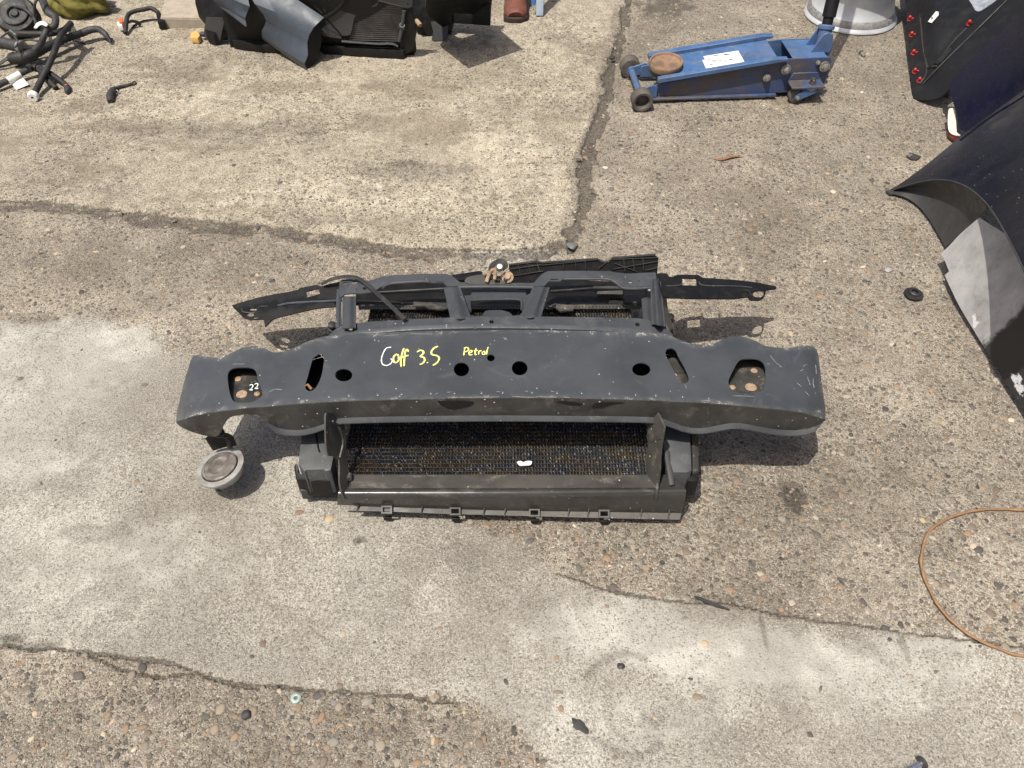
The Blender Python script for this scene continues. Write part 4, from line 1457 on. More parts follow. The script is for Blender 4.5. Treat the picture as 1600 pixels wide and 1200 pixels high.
# saddle
sM = Matrix.Translation((.085, W / 2 - .012, .098)) @ Matrix.Rotation(.10, 4, 'X') @ Matrix.Rotation(-.06, 4, 'Y')
sad = jfin(lathe_bm([(0, .008), (.040, .0085), (.050, .011), (.053, .017), (.057, .018), (.059, .012), (.056, -.002), (.045, -.010), (.03, -.02), (0, -.02)], sM, 40), 'saddle', M_rust)
jfin(lathe_bm([(0, -.004), (.050, -.006), (.048, -.020), (.03, -.030), (0, -.03)], sM @ Matrix.Translation((0, 0, -.004)), 28), 'saddle_seat', M_blue_dirty)
# front axle and wheels
jfin(tube_bm([(-.01, -.01, .036), (-.01, W + .01, .036)], .0115, 14), 'front_axle', M_blue)
for y, d in ((-.028, -1), (W + .026, 1)):
    Mw = Matrix.Translation((-.01, y, .036)) @ Matrix.Rotation(math.pi / 2 * (1 if d < 0 else -1), 4, 'X')
    jfin(lathe_bm([(0, -.004), (.020, -.004), (.022, .012), (.0255, .021), (.033, .022), (.036, .018), (.0365, -.016), (.033, -.021), (.012, -.022), (0, -.022)], Mw, 30), 'front_wheel', M_castiron)
for y in (.010, W - .014):
    jfin(prism_y([(-.028, .03), (-.02, .05), (.035, .066), (.05, .058), (.05, .022), (-.02, .022)], y, y + .006), 'axle_bracket', M_blue)
# rear deck
jfin(prism_y([(.505, .134), (.625, .134), (.625, .1385), (.505, .1385)], .024, W - .024), 'rear_deck', M_blue)
jfin(prism_y([(.46, .03), (.63, .03), (.63, .036), (.46, .036)], .024, W - .024), 'floor_plate', M_black)
jfin(tube_bm([(.30, W / 2, .055), (.58, W / 2, .075)], .026, 18), 'ram', M_charcoal)
# handle yoke and handle
hx, hy = .615, W / 2
for y in (hy - .030, hy + .024):
    jfin(prism_y([(.575, .135), (.645, .135), (.648, .15), (.640, .195), (.622, .205), (.606, .198)], y, y + .006), 'yoke_plate', M_blue)
jfin(prism_y([(.638, .12), (.650, .12), (.652, .15), (.643, .196), (.634, .196)], hy - .0245, hy + .0245), 'yoke_back', M_blue)
hd = Vector((.10, .32, .94)).normalized()
hp = Vector((.624, hy, .172))
jfin(lathe_bm([(.012, -.03), (.021, -.03), (.022, .028), (.027, .030), (.028, .040), (.024, .044), (.012, .044)], axis_M(hp, hd), 24), 'handle_socket', M_blue)
jfin(tube_bm([hp + hd * .03, hp + hd * .066, hp + hd * .068, hp + hd * .50, hp + hd * .95], [.0175, .0175, .0225, .0225, .0225], 18), 'handle', M_black)
# sticker on the arm
sp_ = [(.215, .038), (.345, .038), (.345, .124), (.225, .124), (.226, .100), (.216, .098)]
bm = bmesh.new()
ztop = lambda x: .084 + (x - .06) * (.054 / .395) + .0006
bm.faces.new([bm.verts.new((x, y, ztop(x))) for x, y in sp_])
face_up(bm, Vector((0, 0, 1)))
thicken(bm, .0004)
stk = jfin(bm, 'sticker', M_white)
bm = bmesh.new()
for (x0, y0, dx) in ((.235, .112, .018), (.258, .112, .03), (.29, .108, .045), (.232, .058, .02), (.245, .085, .02), (.235, .094, .012), (.30, .07, .03)):
    box_bm(x0 + dx / 2, y0, ztop(x0 + dx / 2) + .0003, dx, .0032, .0004, Matrix(), 0, bm)
tube_bm(catmull([Vector((.245, .072, ztop(.245) + .0003)), Vector((.265, .081, ztop(.265) + .0003)), Vector((.285, .062, ztop(.285) + .0003)), Vector((.31, .052, ztop(.31) + .0003))], 4), .0012, 5, .3, bm)
jfin(bm, 'print', M_black, stk)


def hexbolt(p, r, l, n=(0, -1, 0)):
    Mb = axis_M(Vector(p), n)
    b = jfin(lathe_bm([(0, l * .5), (r * 1.35, l * .5), (r * 1.4, 0)], Mb, 20, closed=False), 'washer', M_zinc)
    jfin(lathe_bm([(0, l), (r * .85, l), (r, l * .85), (r, l * .4)], Mb, 6, closed=False), 'bolt_head', M_zinc, b)
    jfin(lathe_bm([(0, l * 1.5), (r * .55, l * 1.45), (r * .6, l)], Mb, 14, closed=False), 'stud', M_zinc, b)


hexbolt((.485, .016, .105), .0125, .014)
hexbolt((.425, .016, .078), .010, .012)
hexbolt((.618, .016, .110), .013, .012)
hexbolt((.592, .016, .125), .006, .008)
# rear casters
for s, y in ((-1, -.018), (1, W + .018)):
    cx_, cz_ = .555, .066
    br_ = jfin(prism_y([(.50, .060), (.615, .060), (.615, .067), (.50, .067)], min(y - .026 * 1, y + .03), max(y - .026, y + .034)), 'caster_plate', M_blue_dirty)
    jfin(prism_y([(.505, .0675), (.61, .0675), (.60, .092), (.515, .092)], y + .028 if s < 0 else y - .034, y + .034 if s < 0 else y - .028), 'gusset', M_blue_dirty)
    jfin(lathe_bm([(0, .020), (.008, .020), (.010, .016), (.010, .006), (.013, .006), (.013, 0)], Matrix.Translation((cx_ + .022, y, .067)), 6, closed=False), 'caster_nut', M_steel_dirty)
    jfin(lathe_bm([(0, .004), (.021, .004), (.022, -.004), (0, -.004)], Matrix.Translation((cx_ + .018, y, .054)), 22), 'bearing', M_zinc)
    for d in (-.021, .018):
        jfin(prism_y([(cx_ - .038, .022), (cx_ - .022, .016), (cx_ + .042, .046), (cx_ + .042, .052), (cx_ - .01, .052), (cx_ - .036, .034)], y + d, y + d + .003), 'fork', M_blue)
    jfin(lathe_bm([(0, .014), (.018, .014), (.0245, .012), (.026, .006), (.026, -.006), (.0245, -.012), (.018, -.014), (0, -.014)], Matrix.Translation((cx_ - .026, y, .0265)) @ Matrix.Rotation(math.pi / 2, 4, 'X'), 26), 'caster_wheel', M_castiron)
    jfin(lathe_bm([(0, .026), (.006, .026), (.007, .02), (.007, -.02), (.006, -.026), (0, -.026)], Matrix.Translation((cx_ - .026, y, .0265)) @ Matrix.Rotation(math.pi / 2, 4, 'X'), 10), 'caster_pin', M_zinc)

# ------------------------------------------------------------------ silver wheel
wc = T(1347, 57, 0) + Vector((0, .178, 0))
wheel = thing('alloy_wheel', 'bare silver car wheel lying flat beside the blue jack', 'wheel', wc)
Mw = Matrix.Translation((0, 0, 0))
finish(lathe_bm([(.178, .004), (.181, .008), (.180, .014), (.172, .022), (.168, .034), (.160, .046), (.152, .075), (.148, .10), (.152, .135), (.160, .160), (.172, .172), (.181, .180), (.180, .186), (.172, .188), (.166, .178), (.150, .160), (.142, .10), (.148, .05), (.160, .02), (.166, .004)], Mw, 72), 'barrel', M_silver, wheel, local=True)
finish(lathe_bm([(.1725, .0225), (.1685, .0345), (.1605, .0465), (.166, .040), (.171, .030)], Mw, 72), 'bead_seat', M_silver_dirty, wheel, local=True)
bm = bmesh.new()
for k in range(5):
    Mk = Matrix.Rotation(2 * math.pi * k / 5, 4, 'Z')
    box_bm(.09, 0, .03, .12, .045, .022, Mk, .006, bm)
lathe_bm([(0, .045), (.04, .045), (.05, .035), (.05, .015), (0, .012)], Mw, 30, bm)
finish(bm, 'spokes', M_silver, wheel, local=True)
# ------------------------------------------------------------------ black door trim panel, top right
dz = fitz([(1425, 154, .010), (1470, 150, .03), (1418, 0, .085), (1580, 0, .27)])
dc0 = T(1432, 153, 0)
M_trim = worn('matt_black_trim', (.0095, .0095, .0105), (.007, .007, .0075), (.14, .13, .11), .12, .48, scale=12, bump=.1, spec=.35)
card = thing('door_trim_panel', 'black door trim panel with red clips leaning at the top right', 'trim panel', dc0)
c_out = sm_open([(1412, -60), (1415, 0), (1418, 38), (1420, 80), (1423, 120), (1425, 150), (1430, 155), (1452, 156), (1474, 150), (1486, 134), (1514, 102), (1560, 60), (1600, 22), (1660, -50)], 4)  # right side widened so black skin stands in for the shaded gap


def card_f(x, y):
    # flat left rim, a step, a swelling middle
    e = lerp_at([(-60, 1434), (10, 1436), (60, 1440), (100, 1447), (118, 1456), (140, 1470)], y)
    p = dz(x, y)
    s = max(0, min(1, (x - e) / 7))
    d2 = lerp_at([(-60, 1590), (0, 1545), (60, 1490), (100, 1462)], y)
    g = math.exp(-((x - d2) / 16) ** 2) * -.012
    return p + Vector((0, -.4, .9)) * (.040 * s * s * (3 - 2 * s) + 1.8 * g * s)


sheet('trim_skin', c_out, card_f, M_trim, card, [sm([(1497, -6), (1502, 8), (1510, 17), (1524, 24), (1538, 18), (1552, 8), (1562, -8), (1530, -30)], 3)], res=8, thick=.006)
sheet('foil_pad', sm([(1490, -12), (1500, 16), (1524, 30), (1550, 16), (1570, -12), (1530, -40)], 3), lambda x, y: card_f(x, y) + Vector((0, .006, -.014)), M_foil, card, (), res=8, thick=.003)
for x, y in ((1421, 31), (1424, 56), (1427, 84), (1429, 113), (1436, 127), (1509, 45)):
    p = card_f(x, y)
    m = axis_M(p, (-.25, -.35, .9), .5)
    cl = finish(lathe_bm([(0, .020), (.004, .019), (.007, .012), (.0055, .006), (.009, .003), (.009, 0)], m, 10, closed=False), 'red_clip', M_red, card)
    finish(box_bm(.007, 0, .006, .014, .004, .004, m, .001), 'clip_arm', M_red, cl)
lab = [(1443, 44), (1453, 32), (1457, 33), (1457, 38), (1446, 50)]
sheet('paper_label', lab, lambda x, y: card_f(x, y) + Vector((0, -.003, .006)), M_white, card, (), thick=.0005)
finish(tube_bm(catmull([card_f(x, y) + Vector((0, -.001, .003)) for x, y in ((1436, 132), (1446, 118), (1447, 100), (1441, 70), (1437, 20))], 4), .003, 8), 'trim_edge', M_edge, card)

for pts, r_, m_ in ([((1440, 133), (1470, 104), (1510, 66), (1555, 22), (1580, -4)), .003, M_trim], [((1457, 108), (1468, 92), (1486, 70), (1504, 52)), .006, M_trim], [((1450, 108), (1462, 104), (1480, 84)), .007, M_trim], [((1446, 98), (1450, 106), (1458, 110)), .004, M_edge]):
    finish(tube_bm(catmull([card_f(x, y) + Vector((0, -.001, .002)) for x, y in pts], 5), r_, 8), 'trim_ridge', m_, card)
# dark blue bumper end beside it, with a pale reflector
nb0 = T(1490, 208, 0)
nb = thing('dark_blue_bumper', 'glossy dark blue bumper end with pale reflector between trim panel and wing', 'bumper', nb0)
nz_ = fitz([(1484, 140, .10), (1496, 208, .012), (1600, 20, .40), (1600, 140, .26)])


def nb_f(x, y):
    p = nz_(x, y)
    t = (x - 1484) * .62 + (y - 140) * -.25
    return p + Vector((0, -.1, .3)) * .05 * math.sin(min(math.pi, max(0, (x + y - 1610) / 160 * math.pi)))


nb_out = sm_open([(1497, 208), (1493, 185), (1487, 160), (1484, 142), (1488, 128), (1510, 101), (1535, 80), (1568, 48), (1600, 18), (1660, -50)], 4) + [(1760, -20), (1720, 160), (1640, 190), (1560, 215), (1515, 212)]
sheet('skin', nb_out, nb_f, M_paint2, nb, (), res=9, thick=.004)
sheet('reflector', sm([(1482, 172), (1486, 169), (1492, 171), (1494, 190), (1495, 207), (1500, 209), (1500, 212), (1488, 210), (1482, 203), (1481, 188)], 2), fitz([(1484, 172, .055), (1490, 207, .02), (1500, 210, .022)]), M_cream, nb, (), thick=.012)
sheet('reflector_base', sm([(1481, 200), (1484, 210), (1500, 213), (1512, 208), (1500, 218), (1488, 217), (1481, 209)], 2), lambda x, y: T(x, y, .012), worn('dark_red_lens', (.09, .012, .010), None, (.2, .14, .1), .3, .3), nb, (), thick=.008)
lam = [(1578, 84), (1600, 60), (1620, 60), (1620, 118), (1596, 130)]
sheet('seam_strip', [(1577, 103), (1580, 101), (1594, 122), (1591, 124)], lambda x, y: nb_f(x, y) + Vector((0, -.001, .003)), M_edge, nb, (), thick=.002)

# grey scuffed bumper corner under the wing
sb0 = T(1540, 560, 0)
sb_f0 = fitz([(1470, 397, .055), (1478, 430, .03), (1600, 642, .012), (1530, 342, .16), (1600, 447, .16), (1680, 600, .16)])


def sb_f(x, y):
    return sb_f0(x, y)


sb_out = sm_open([(1530, 340), (1518, 350), (1500, 366), (1484, 383), (1470, 397)], 3) + [(1475, 404), (1483, 424)] + sm_open([(1476, 430), (1486, 452), (1501, 482), (1530, 530), (1566, 590), (1600, 642), (1622, 676)], 3) + [(1690, 640), (1690, 540), (1640, 450), (1585, 375)]
scuff = finish(sheet_bm(sb_out, sb_f, (), 8, .004), 'grey_bumper_corner', M_silverscuff, None, sb0)
me = scuff.data
ab, asx = me.attributes.new('bare', 'FLOAT', 'POINT'), me.attributes.new('scuff', 'FLOAT', 'POINT')
cz_ = [T(1524, 500, sb_f0(1524, 500).z), T(1590, 590, sb_f0(1590, 590).z), T(1596, 610, sb_f0(1596, 610).z)]
far_, near_ = T(1535, 505, .06).y, T(1545, 540, .06).y
for i, v in enumerate(me.vertices):
    w = v.co + Vector(sb0)
    ab.data[i].value = max(0, min(1, .5 + ((far_ + near_) / 2 - w.y) / .22 + (w.x - 1.05) * .3))
    asx.data[i].value = max(0, max(.85 - (w - c).length / .05 for c in cz_))
tag(scuff, 'scuffed silver grey bumper corner lying below the navy wing', 'bumper corner')

# navy front wing with its wheel arch, at the right edge
fd0 = T(1390, 300, 0)
wing = thing('car_wing', 'dusty dark navy car wing with wheel arch at the right edge', 'car wing', fd0)
fz = fitz([(1387, 299, .012), (1440, 266, .05), (1600, 140, .30), (1600, 447, .29), (1500, 305, .15), (1560, 372, .24)])


def fd_f(x, y):
    p = fz(x, y)
    # crease near the far edge, gentle crown
    e = lerp_at([(1387, 299), (1440, 263), (1500, 214), (1600, 140), (1800, -10)], x)
    d = (y - e)
    return p + Vector((0, -.35, .9)) * (.045 * (1 - math.exp(-max(0, d) / 34)) - .00012 * max(0, d - 60))


fd_out = sm_open([(1386, 299), (1410, 285), (1440, 263), (1470, 239), (1500, 214), (1550, 177), (1600, 140), (1700, 60), (1790, 0)], 3) + [(1830, 240), (1740, 400), (1650, 470)] + list(reversed(sm_open([(1390, 301), (1402, 297), (1428, 292), (1455, 291), (1484, 298), (1510, 312), (1535, 336), (1560, 372), (1580, 406), (1602, 447), (1616, 472)], 3)))
sheet('wing_skin', fd_out, fd_f, M_paint, wing, (), res=11, thick=.0025)
P = [fd_f(x, y) + Vector((0, 0, .0005)) for x, y in sm_open([(1402, 297), (1428, 292), (1455, 291), (1484, 298), (1510, 312), (1535, 336), (1560, 372), (1580, 406), (1602, 447), (1616, 472)], 3)]
finish(tube_bm(P, .0022, 6), 'arch_lip', M_charcoal, wing)
P = [fd_f(x, y) + Vector((0, -.002, .003)) for x, y in ((1497, 222), (1530, 196), (1560, 176), (1600, 152), (1680, 92))]
finish(tube_bm(catmull(P, 4), .0022, 6), 'crease', M_paint, wing)
# inside of the arch, dark and dusty, reaching down to the ground
a_e = sm_open([(1388, 300), (1402, 297), (1428, 292), (1455, 291), (1484, 298), (1506, 309), (1520, 320), (1532, 334)], 4)
g_e = sm_open([(1390, 302), (1400, 304), (1418, 310), (1436, 323), (1450, 340), (1460, 356), (1468, 370), (1477, 386)], 4)
rows = []
for k in range(6):
    t = k / 5
    rows.append([(fd_f(*a) - Vector((0, 0, .003))).lerp(T(g[0], g[1], .012), t) + Vector((.5, .3, 0)) * .045 * math.sin(math.pi * t) for a, g in zip(a_e, g_e)])
finish(loft_bm(rows, .002, Vector((-.5, -.8, .3))), 'arch_inner', M_charcoal, wing)
solid('wing_tip_tab', [(1384, 297), (1396, 297), (1400, 301), (1392, 303)], lambda x, y: T(x, y, .012), .008, M_charcoal, wing)

# ------------------------------------------------------------------ hoses and wiring, top left
def htop(name, label, cat, pts, r, mat, **kw):
    p = T(*pts[len(pts) // 2])
    return tag(hose(name, pts, r, mat, None, Vector((p.x, p.y, 0)), **kw), label, cat)


rod = thing('rubber_hose', 'straight black rubber hose with a white cut end toward the camera', 'hose', T(80, 110, 0))
hose('hose_body', [(111, 36, .11), (96, 54, .10), (86, 78, .085), (76, 102, .06), (64, 126, .034), (54, 146, .018)], .011, M_rub, rod, segs=14)
e0, e1 = T(54, 146, .018), T(51, 152, .0165)
dd = (e1 - e0).normalized()
cap = finish(lathe_bm([(.005, .004), (.015, .004), (.0175, .0), (.0175, -.014), (.0145, -.016), (.005, -.01)], axis_M(e1, dd), 20), 'white_end', M_white, rod)
finish(lathe_bm([(0, .0005), (.0052, .0005), (.0052, -.01), (0, -.01)], axis_M(e1, dd), 14), 'bore', M_black, cap)
rb = htop('convoluted_hose', 'thick black convoluted hose lying across the pile of hoses', 'hose', [(16, 92, .035), (36, 90, .04), (52, 84, .045), (76, 72, .045), (104, 60, .045), (130, 51, .04)], [.019, .023, .019, .016, .014, .013], M_rub, n=10, ribs=.06, segs=14)
htop('hose_end', 'dark grey bent hose end pointing right over pale concrete', 'hose', [(128, 52, .04), (140, 47, .045), (154, 46, .045), (165, 54, .035), (173, 65, .015)], [.013, .013, .012, .011, .004], M_loom, segs=12)
htop('coolant_pipe', 'straight dark pipe lying crosswise behind the hoses', 'pipe', [(16, 52, .06), (50, 53, .06), (82, 52, .06), (108, 44, .055)], .011, M_rub, segs=12)
hl = thing('looped_hose', 'looped black hose with a white clip, upright in the pile', 'hose', T(72, 60, 0))
hose('hose_body', [(60, -14, .16), (68, 4, .16), (74, 18, .155), (86, 27, .145), (85, 40, .13), (75, 45, .125), (69, 56, .11), (64, 68, .085), (55, 78, .065)], [.014, .014, .0135, .013, .012, .011, .011, .011, .012], M_loom, hl, segs=14)
hose('white_clip', [(55, 44, .14), (60, 38, .145), (67, 36, .148), (74, 40, .142)], [.006, .009, .009, .006], M_white, hl, segs=8, flat=.5)
htop('thin_cable', 'thin grey cable arching over the dark pulley', 'cable', [(18, 10, .1), (34, 12, .11), (46, 20, .1), (54, 30, .08), (57, 40, .07)], .006, M_loom, segs=8)
htop('upright_cable', 'thin dark cable rising left of the looped hose', 'cable', [(66, -8, .2), (56, 2, .2), (54, 14, .17), (55, 26, .13)], .005, M_loom, segs=8)
cn = thing('grey_connector', 'dark grey plug with metal collar at the left edge', 'connector', T(20, 76, 0))
hose('plug_body', [(-14, 66, .075), (8, 68, .075), (30, 73, .07)], .021, M_loom, cn, segs=10)
hose('collar', [(31, 73, .07), (36, 74.5, .07)], .0225, M_zinc, cn, segs=12)
hose('cable', [(36, 75, .068), (48, 76, .06), (56, 76, .055)], .007, M_rub, cn, segs=8)
htop('flat_cable', 'grey flat cable running out at the left edge', 'cable', [(-14, 104, .012), (0, 99, .016), (11, 91, .03), (22, 82, .04)], .010, M_loom, segs=8, flat=.5)
htop('wire', 'thin brown wire lying on the ground below the hoses', 'wire', [(-10, 110, .004), (14, 107, .004), (34, 101, .004), (62, 92, .004), (96, 88, .004)], .003, M_loom, segs=6)
lm = thing('wiring_loom', 'black taped wiring loom with white tag, nearest of the hose pile', 'wiring loom', T(60, 125, 0))
hose('loom_body', [(-14, 140, .018), (0, 132, .02), (16, 124, .024), (36, 113, .03), (52, 106, .034), (62, 107, .034)], .0108, M_loom, lm, segs=12)
hose('tape_band', [(12, 126.5, .0235), (31, 116, .0285)], .0125, M_white, lm, segs=14, n=3)
sheet('paper_tag', [(18, 131), (36, 122), (45, 132), (26, 140)], fitz([(18, 131, .012), (36, 122, .022), (45, 132, .012), (26, 140, .004)]), M_white, lm, (), thick=.0008)
for k, (pts, r) in enumerate((([(58, 106, .034), (68, 116, .030), (78, 128, .02), (88, 138, .009)], .009), ([(62, 105, .036), (74, 112, .035), (88, 121, .028), (102, 132, .015), (106, 139, .009)], .0095), ([(60, 108, .03), (66, 120, .02), (80, 134, .008)], .006))):
    w_ = hose('branch', pts, r, M_rub, lm, segs=10)
solid('plug', [(98, 130), (104, 128), (108, 137), (104, 142), (100, 141)], lambda x, y: T(x, y, .018), .014, M_charcoal, lm)
solid('red_seal', [(100, 130), (104, 128.5), (105, 132), (101, 133)], lambda x, y: T(x, y, .021), .004, M_orange, lm)
for pts, r_ in (([(44, 108, .040), (48, 105, .041)], .0142), ([(56, 106, .035), (59, 106.5, .035)], .0140)):
    hose('tape_ring', pts, r_, M_rub, lm, segs=12, n=2)
for nm_, lb_, pts, r_ in (('wire', 'thin black wire looping over the grey plug', [(2, 58, .09), (14, 50, .10), (22, 56, .10), (28, 66, .09), (24, 74, .085)], .0035), ('wire', 'thin wire strand curling between the pipe and the ribbed hose', [(30, 66, .08), (44, 62, .08), (58, 64, .075), (70, 62, .07)], .0035),
                          ('wire', 'thin wire running along the ground right of the ribbed hose', [(118, 64, .012), (136, 68, .006), (158, 62, .006), (176, 60, .005)], .0024), ('wire', 'stiff pale wire hook on top of the hose pile', [(16, 48, .10), (20, 52, .10), (26, 55, .10)], .0045)):
    htop(nm_, lb_, 'wire', pts, r_, M_loom if 'pale' not in lb_ else M_zinc, segs=7)
# pulley-like drum at the corner
dr0 = T(24, 40, 0)
drum = thing('rubber_drum', 'round dark drum with grey ring at the top left corner', 'drum', dr0)
dM = axis_M(T(24, 22, .085), (.1, -.55, .8))
finish(lathe_bm([(0, -.05), (.075, -.05), (.078, -.01), (.070, .004), (0, .002)], dM, 36), 'drum_body', M_black, drum)
finish(lathe_bm([(.022, .004), (.026, .012), (.040, .016), (.050, .012), (.052, .003), (.04, .0)], dM, 36), 'ring', M_loom, drum)
finish(lathe_bm([(0, .010), (.012, .009), (.016, .004), (.016, 0)], dM, 20, closed=False), 'hub', M_black, drum)
# mossy yellow bundle
mb0 = T(116, 30, 0)
bm = bmesh.new()
bmesh.ops.create_icosphere(bm, subdivisions=4, radius=1)
for v in bm.verts:
    c = v.co.copy()
    d = 1 + .16 * math.sin(c.x * 4 + 1) * math.sin(c.y * 5) + .10 * math.sin(c.z * 9 + c.x * 6) + .05 * math.sin(c.y * 17 + c.z * 11)
    v.co = Vector((c.x * .125 * d, c.y * .09 * d, max(-.06, c.z * .085 * d)))
    v.co += Vector((mb0.x, mb0.y + .07, .06))
tag(finish(bm, 'mossy_bundle', M_moss, None, mb0, ang=70), 'lumpy mossy yellow green bundle behind the hoses', 'bundle')

# small cable piece with orange plug
sc0 = T(215, 38, 0)
sc_ = thing('cable_offcut', 'short black cable offcut with orange and white plug', 'cable', sc0)
hose('cable_body', [(196, 52, .012), (197, 38, .03), (200, 24, .045), (209, 18, .05), (224, 15, .05), (236, 13, .05), (246, 19, .04), (250, 27, .02)], .0085, M_rub, sc_, segs=10)
hose('branch', [(197, 36, .03), (206, 33, .03), (215, 35, .02), (219, 39, .008)], .006, M_rub, sc_, segs=8)
hose('tail', [(206, 44, .005), (212, 38, .008), (226, 32, .006), (246, 30, .006)], .0025, M_rub, sc_, segs=6)
solid('end_plug', [(244, 22), (256, 21), (257, 33), (246, 34)], lambda x, y: T(x, y, .035), .03, M_black, sc_)
solid('orange_plug', [(184, 29), (191, 27), (192, 34), (186, 35)], lambda x, y: T(x, y, .035), .02, M_orange, sc_)
solid('white_plug', [(182, 34), (190, 33), (191, 40), (184, 40)], lambda x, y: T(x, y, .028), .02, M_white, sc_)
# small sensor lying alone
ss_ = thing('small_sensor', 'small dark sensor with forked lead alone on pale concrete', 'sensor', T(182, 145, 0))
hose('sensor_body', [(173, 159, .008), (172, 151, .012), (175, 143, .014), (180, 138, .012)], [.010, .013, .012, .008], M_loom, ss_, segs=12)
hose('lead', [(180, 138, .010), (190, 135, .008), (200, 133, .007), (206, 131, .006)], .006, M_loom, ss_, segs=8)
hose('fork', [(204, 132, .006), (210, 127, .006), (212, 130, .005), (207, 134, .004)], .0022, M_loom, ss_, segs=6)
hose('ring', [(178, 145, .012), (182, 141, .014), (185, 144, .010), (181, 147, .008)], .002, M_zinc, ss_, segs=6)

# low concrete step behind
st0 = T(285, 44, 0)
a, b, c, d = T(150, 46, 0), T(345, 44, 0), T(345, 26, 0), T(262, 24, 0)
bm = bmesh.new()
H = .04
pts = [T(255, 44, 0), T(345, 45, 0), T(345, 45, 0) + Vector((.05, .5, 0)), T(255, 44, 0) + Vector((-.1, .5, 0))]
lo = [bm.verts.new(p - Vector((0, 0, .02))) for p in pts]
hi = [bm.verts.new(p + Vector((0, 0, H))) for p in pts]
bm.faces.new(hi)
for k in range(4):
    bm.faces.new((lo[k], lo[(k + 1) % 4], hi[(k + 1) % 4], hi[k]))
bmesh.ops.recalc_face_normals(bm, faces=bm.faces[:])
bmesh.ops.bevel(bm, geom=[e for e in bm.edges], offset=.004, segments=2, affect='EDGES')
stp = finish(bm, 'concrete_step', worn('rough_concrete', (.36, .31, .24), (.27, .23, .18), (.45, .4, .31), .6, .9, scale=30, bump=.6, grain=180), None, st0)
tag(stp, 'low pale concrete step edge behind the cable offcut', 'step')

# ------------------------------------------------------------------ second cooling pack, top centre-left
cp0 = T(520, 80, 0)
pk = thing('cooling_pack', 'black radiator and fan pack with blue grey trim at the top edge', 'cooling pack', cp0)
pz_ = fitz([(345, 66, .03), (655, 80, .035), (345, 0, .20), (655, 0, .22)])
# back body
solid('pack_body', [(352, 60), (500, 68), (640, 76), (648, 60), (640, 0), (620, -80), (350, -80), (345, 0)], lambda x, y: pz_(x, y) + Vector((0, .03, -.03)), .03, M_black, pk)
core_f = lambda x, y: pz_(x, y) + Vector((0, .006, -.006))
core = sheet('radiator_core', [(545, 62), (552, 20), (570, 12), (620, 4), (640, -10), (642, 12), (632, 66), (625, 66)], core_f, M_core, pk, (), thick=.01)
for k in range(24):
    t = k / 23
    y = 63 - 74 * t
    xa, xb = 546 + 8 * t + (10 if y < 16 else 0), 632 + 7 * t
    finish(tube_bm([core_f(xa, y - (1 if y > 16 else 0)) + Vector((0, 0, .003)), core_f(xb, y + 1.4) + Vector((0, 0, .003))], .0028, 6), 'tube', M_edge, core)
sh2 = [(498, 40), (512, 28), (530, 14), (543, 0), (560, -30), (592, -30), (592, 6), (586, 13), (572, 15), (562, 19), (556, 27), (552, 40), (548, 57), (533, 58)]
sheet('fan_shroud', sm_open(sh2, 2), lambda x, y: pz_(x, y) + Vector((0, -.004, .008)), M_charcoal, pk, (), res=10, thick=.004)
sheet('fan_shroud', [(497, 48), (505, 38), (534, 58), (533, 61), (506, 57)], lambda x, y: pz_(x, y) + Vector((0, -.002, .002)), M_charcoal, pk, (), thick=.004)
finish(tube_bm([pz_(506, 28) + Vector((0, -.004, .014)), pz_(534, 59) + Vector((0, -.004, .014))], .003, 6), 'shroud_rib', M_black, pk)
finish(tube_bm(catmull([pz_(x, y) + Vector((0, -.004, .012)) for x, y in ((505, 34), (522, 24), (536, 10), (544, -8), (546, -30))], 5), .008, 8), 'fan_ring', M_black, pk)
for a, b in (((484, 2), (504, 22)), ((500, -10), (508, 20)), ((520, -6), (508, 18)), ((484, 6), (522, -2))):
    finish(tube_bm([pz_(*a) + Vector((0, 0, .002)), pz_(*b) + Vector((0, 0, .002))], .0022, 6), 'guard_wire', M_charcoal, pk)
sheet('top_bracket', [(592, -10), (645, -14), (645, 14), (640, 17), (630, 16), (598, 7), (592, 4)], lambda x, y: pz_(x, y) + Vector((0, -.006, .012)), M_charcoal, pk, [circle(638, 11, 1.3, 1.3, 8)], thick=.004)
finish(tube_bm([pz_(592, 7) + Vector((0, -.006, .016)), pz_(632, 17) + Vector((0, -.006, .016))], .002, 6), 'bracket_edge', M_edge, pk)
# cast end of the radiator with port
finish(tube_bm(catmull([pz_(x, y) + Vector((0, -.004, .006)) for x, y in ((632, 18), (630, 34), (628, 48), (624, 66))], 4), .0065, 8), 'end_seam', M_tank, pk)
solid('end_tank', [(634, 16), (644, 14), (650, 40), (646, 64), (634, 74), (624, 72), (629, 44)], lambda x, y: pz_(x, y) + Vector((0, .004, .004)), .035, M_black, pk, res=8)
finish(lathe_bm([(.006, .008), (.010, .008), (.0115, .004), (.0115, -.012), (.006, -.012)], axis_M(pz_(629, 43) + Vector((0, -.006, .008)), (.1, -.6, .7)), 18), 'port', M_tank, pk)
finish(tube_bm(catmull([pz_(x, y) + Vector((0, -.004, -.004)) for x, y in ((534, 62), (560, 64), (590, 66), (612, 66), (622, 70))], 4), .006, 8, .7), 'lower_rail', M_charcoal, pk)
solid('lower_skirt', [(497, 59), (536, 63), (624, 71), (634, 76), (630, 80), (560, 76), (502, 72)], lambda x, y: T(x, y, .034), .03, M_black, pk)
solid('lower_skirt', [(358, 55), (410, 56), (470, 66), (470, 74), (400, 70), (364, 64)], lambda x, y: T(x, y, .034), .03, M_black, pk)
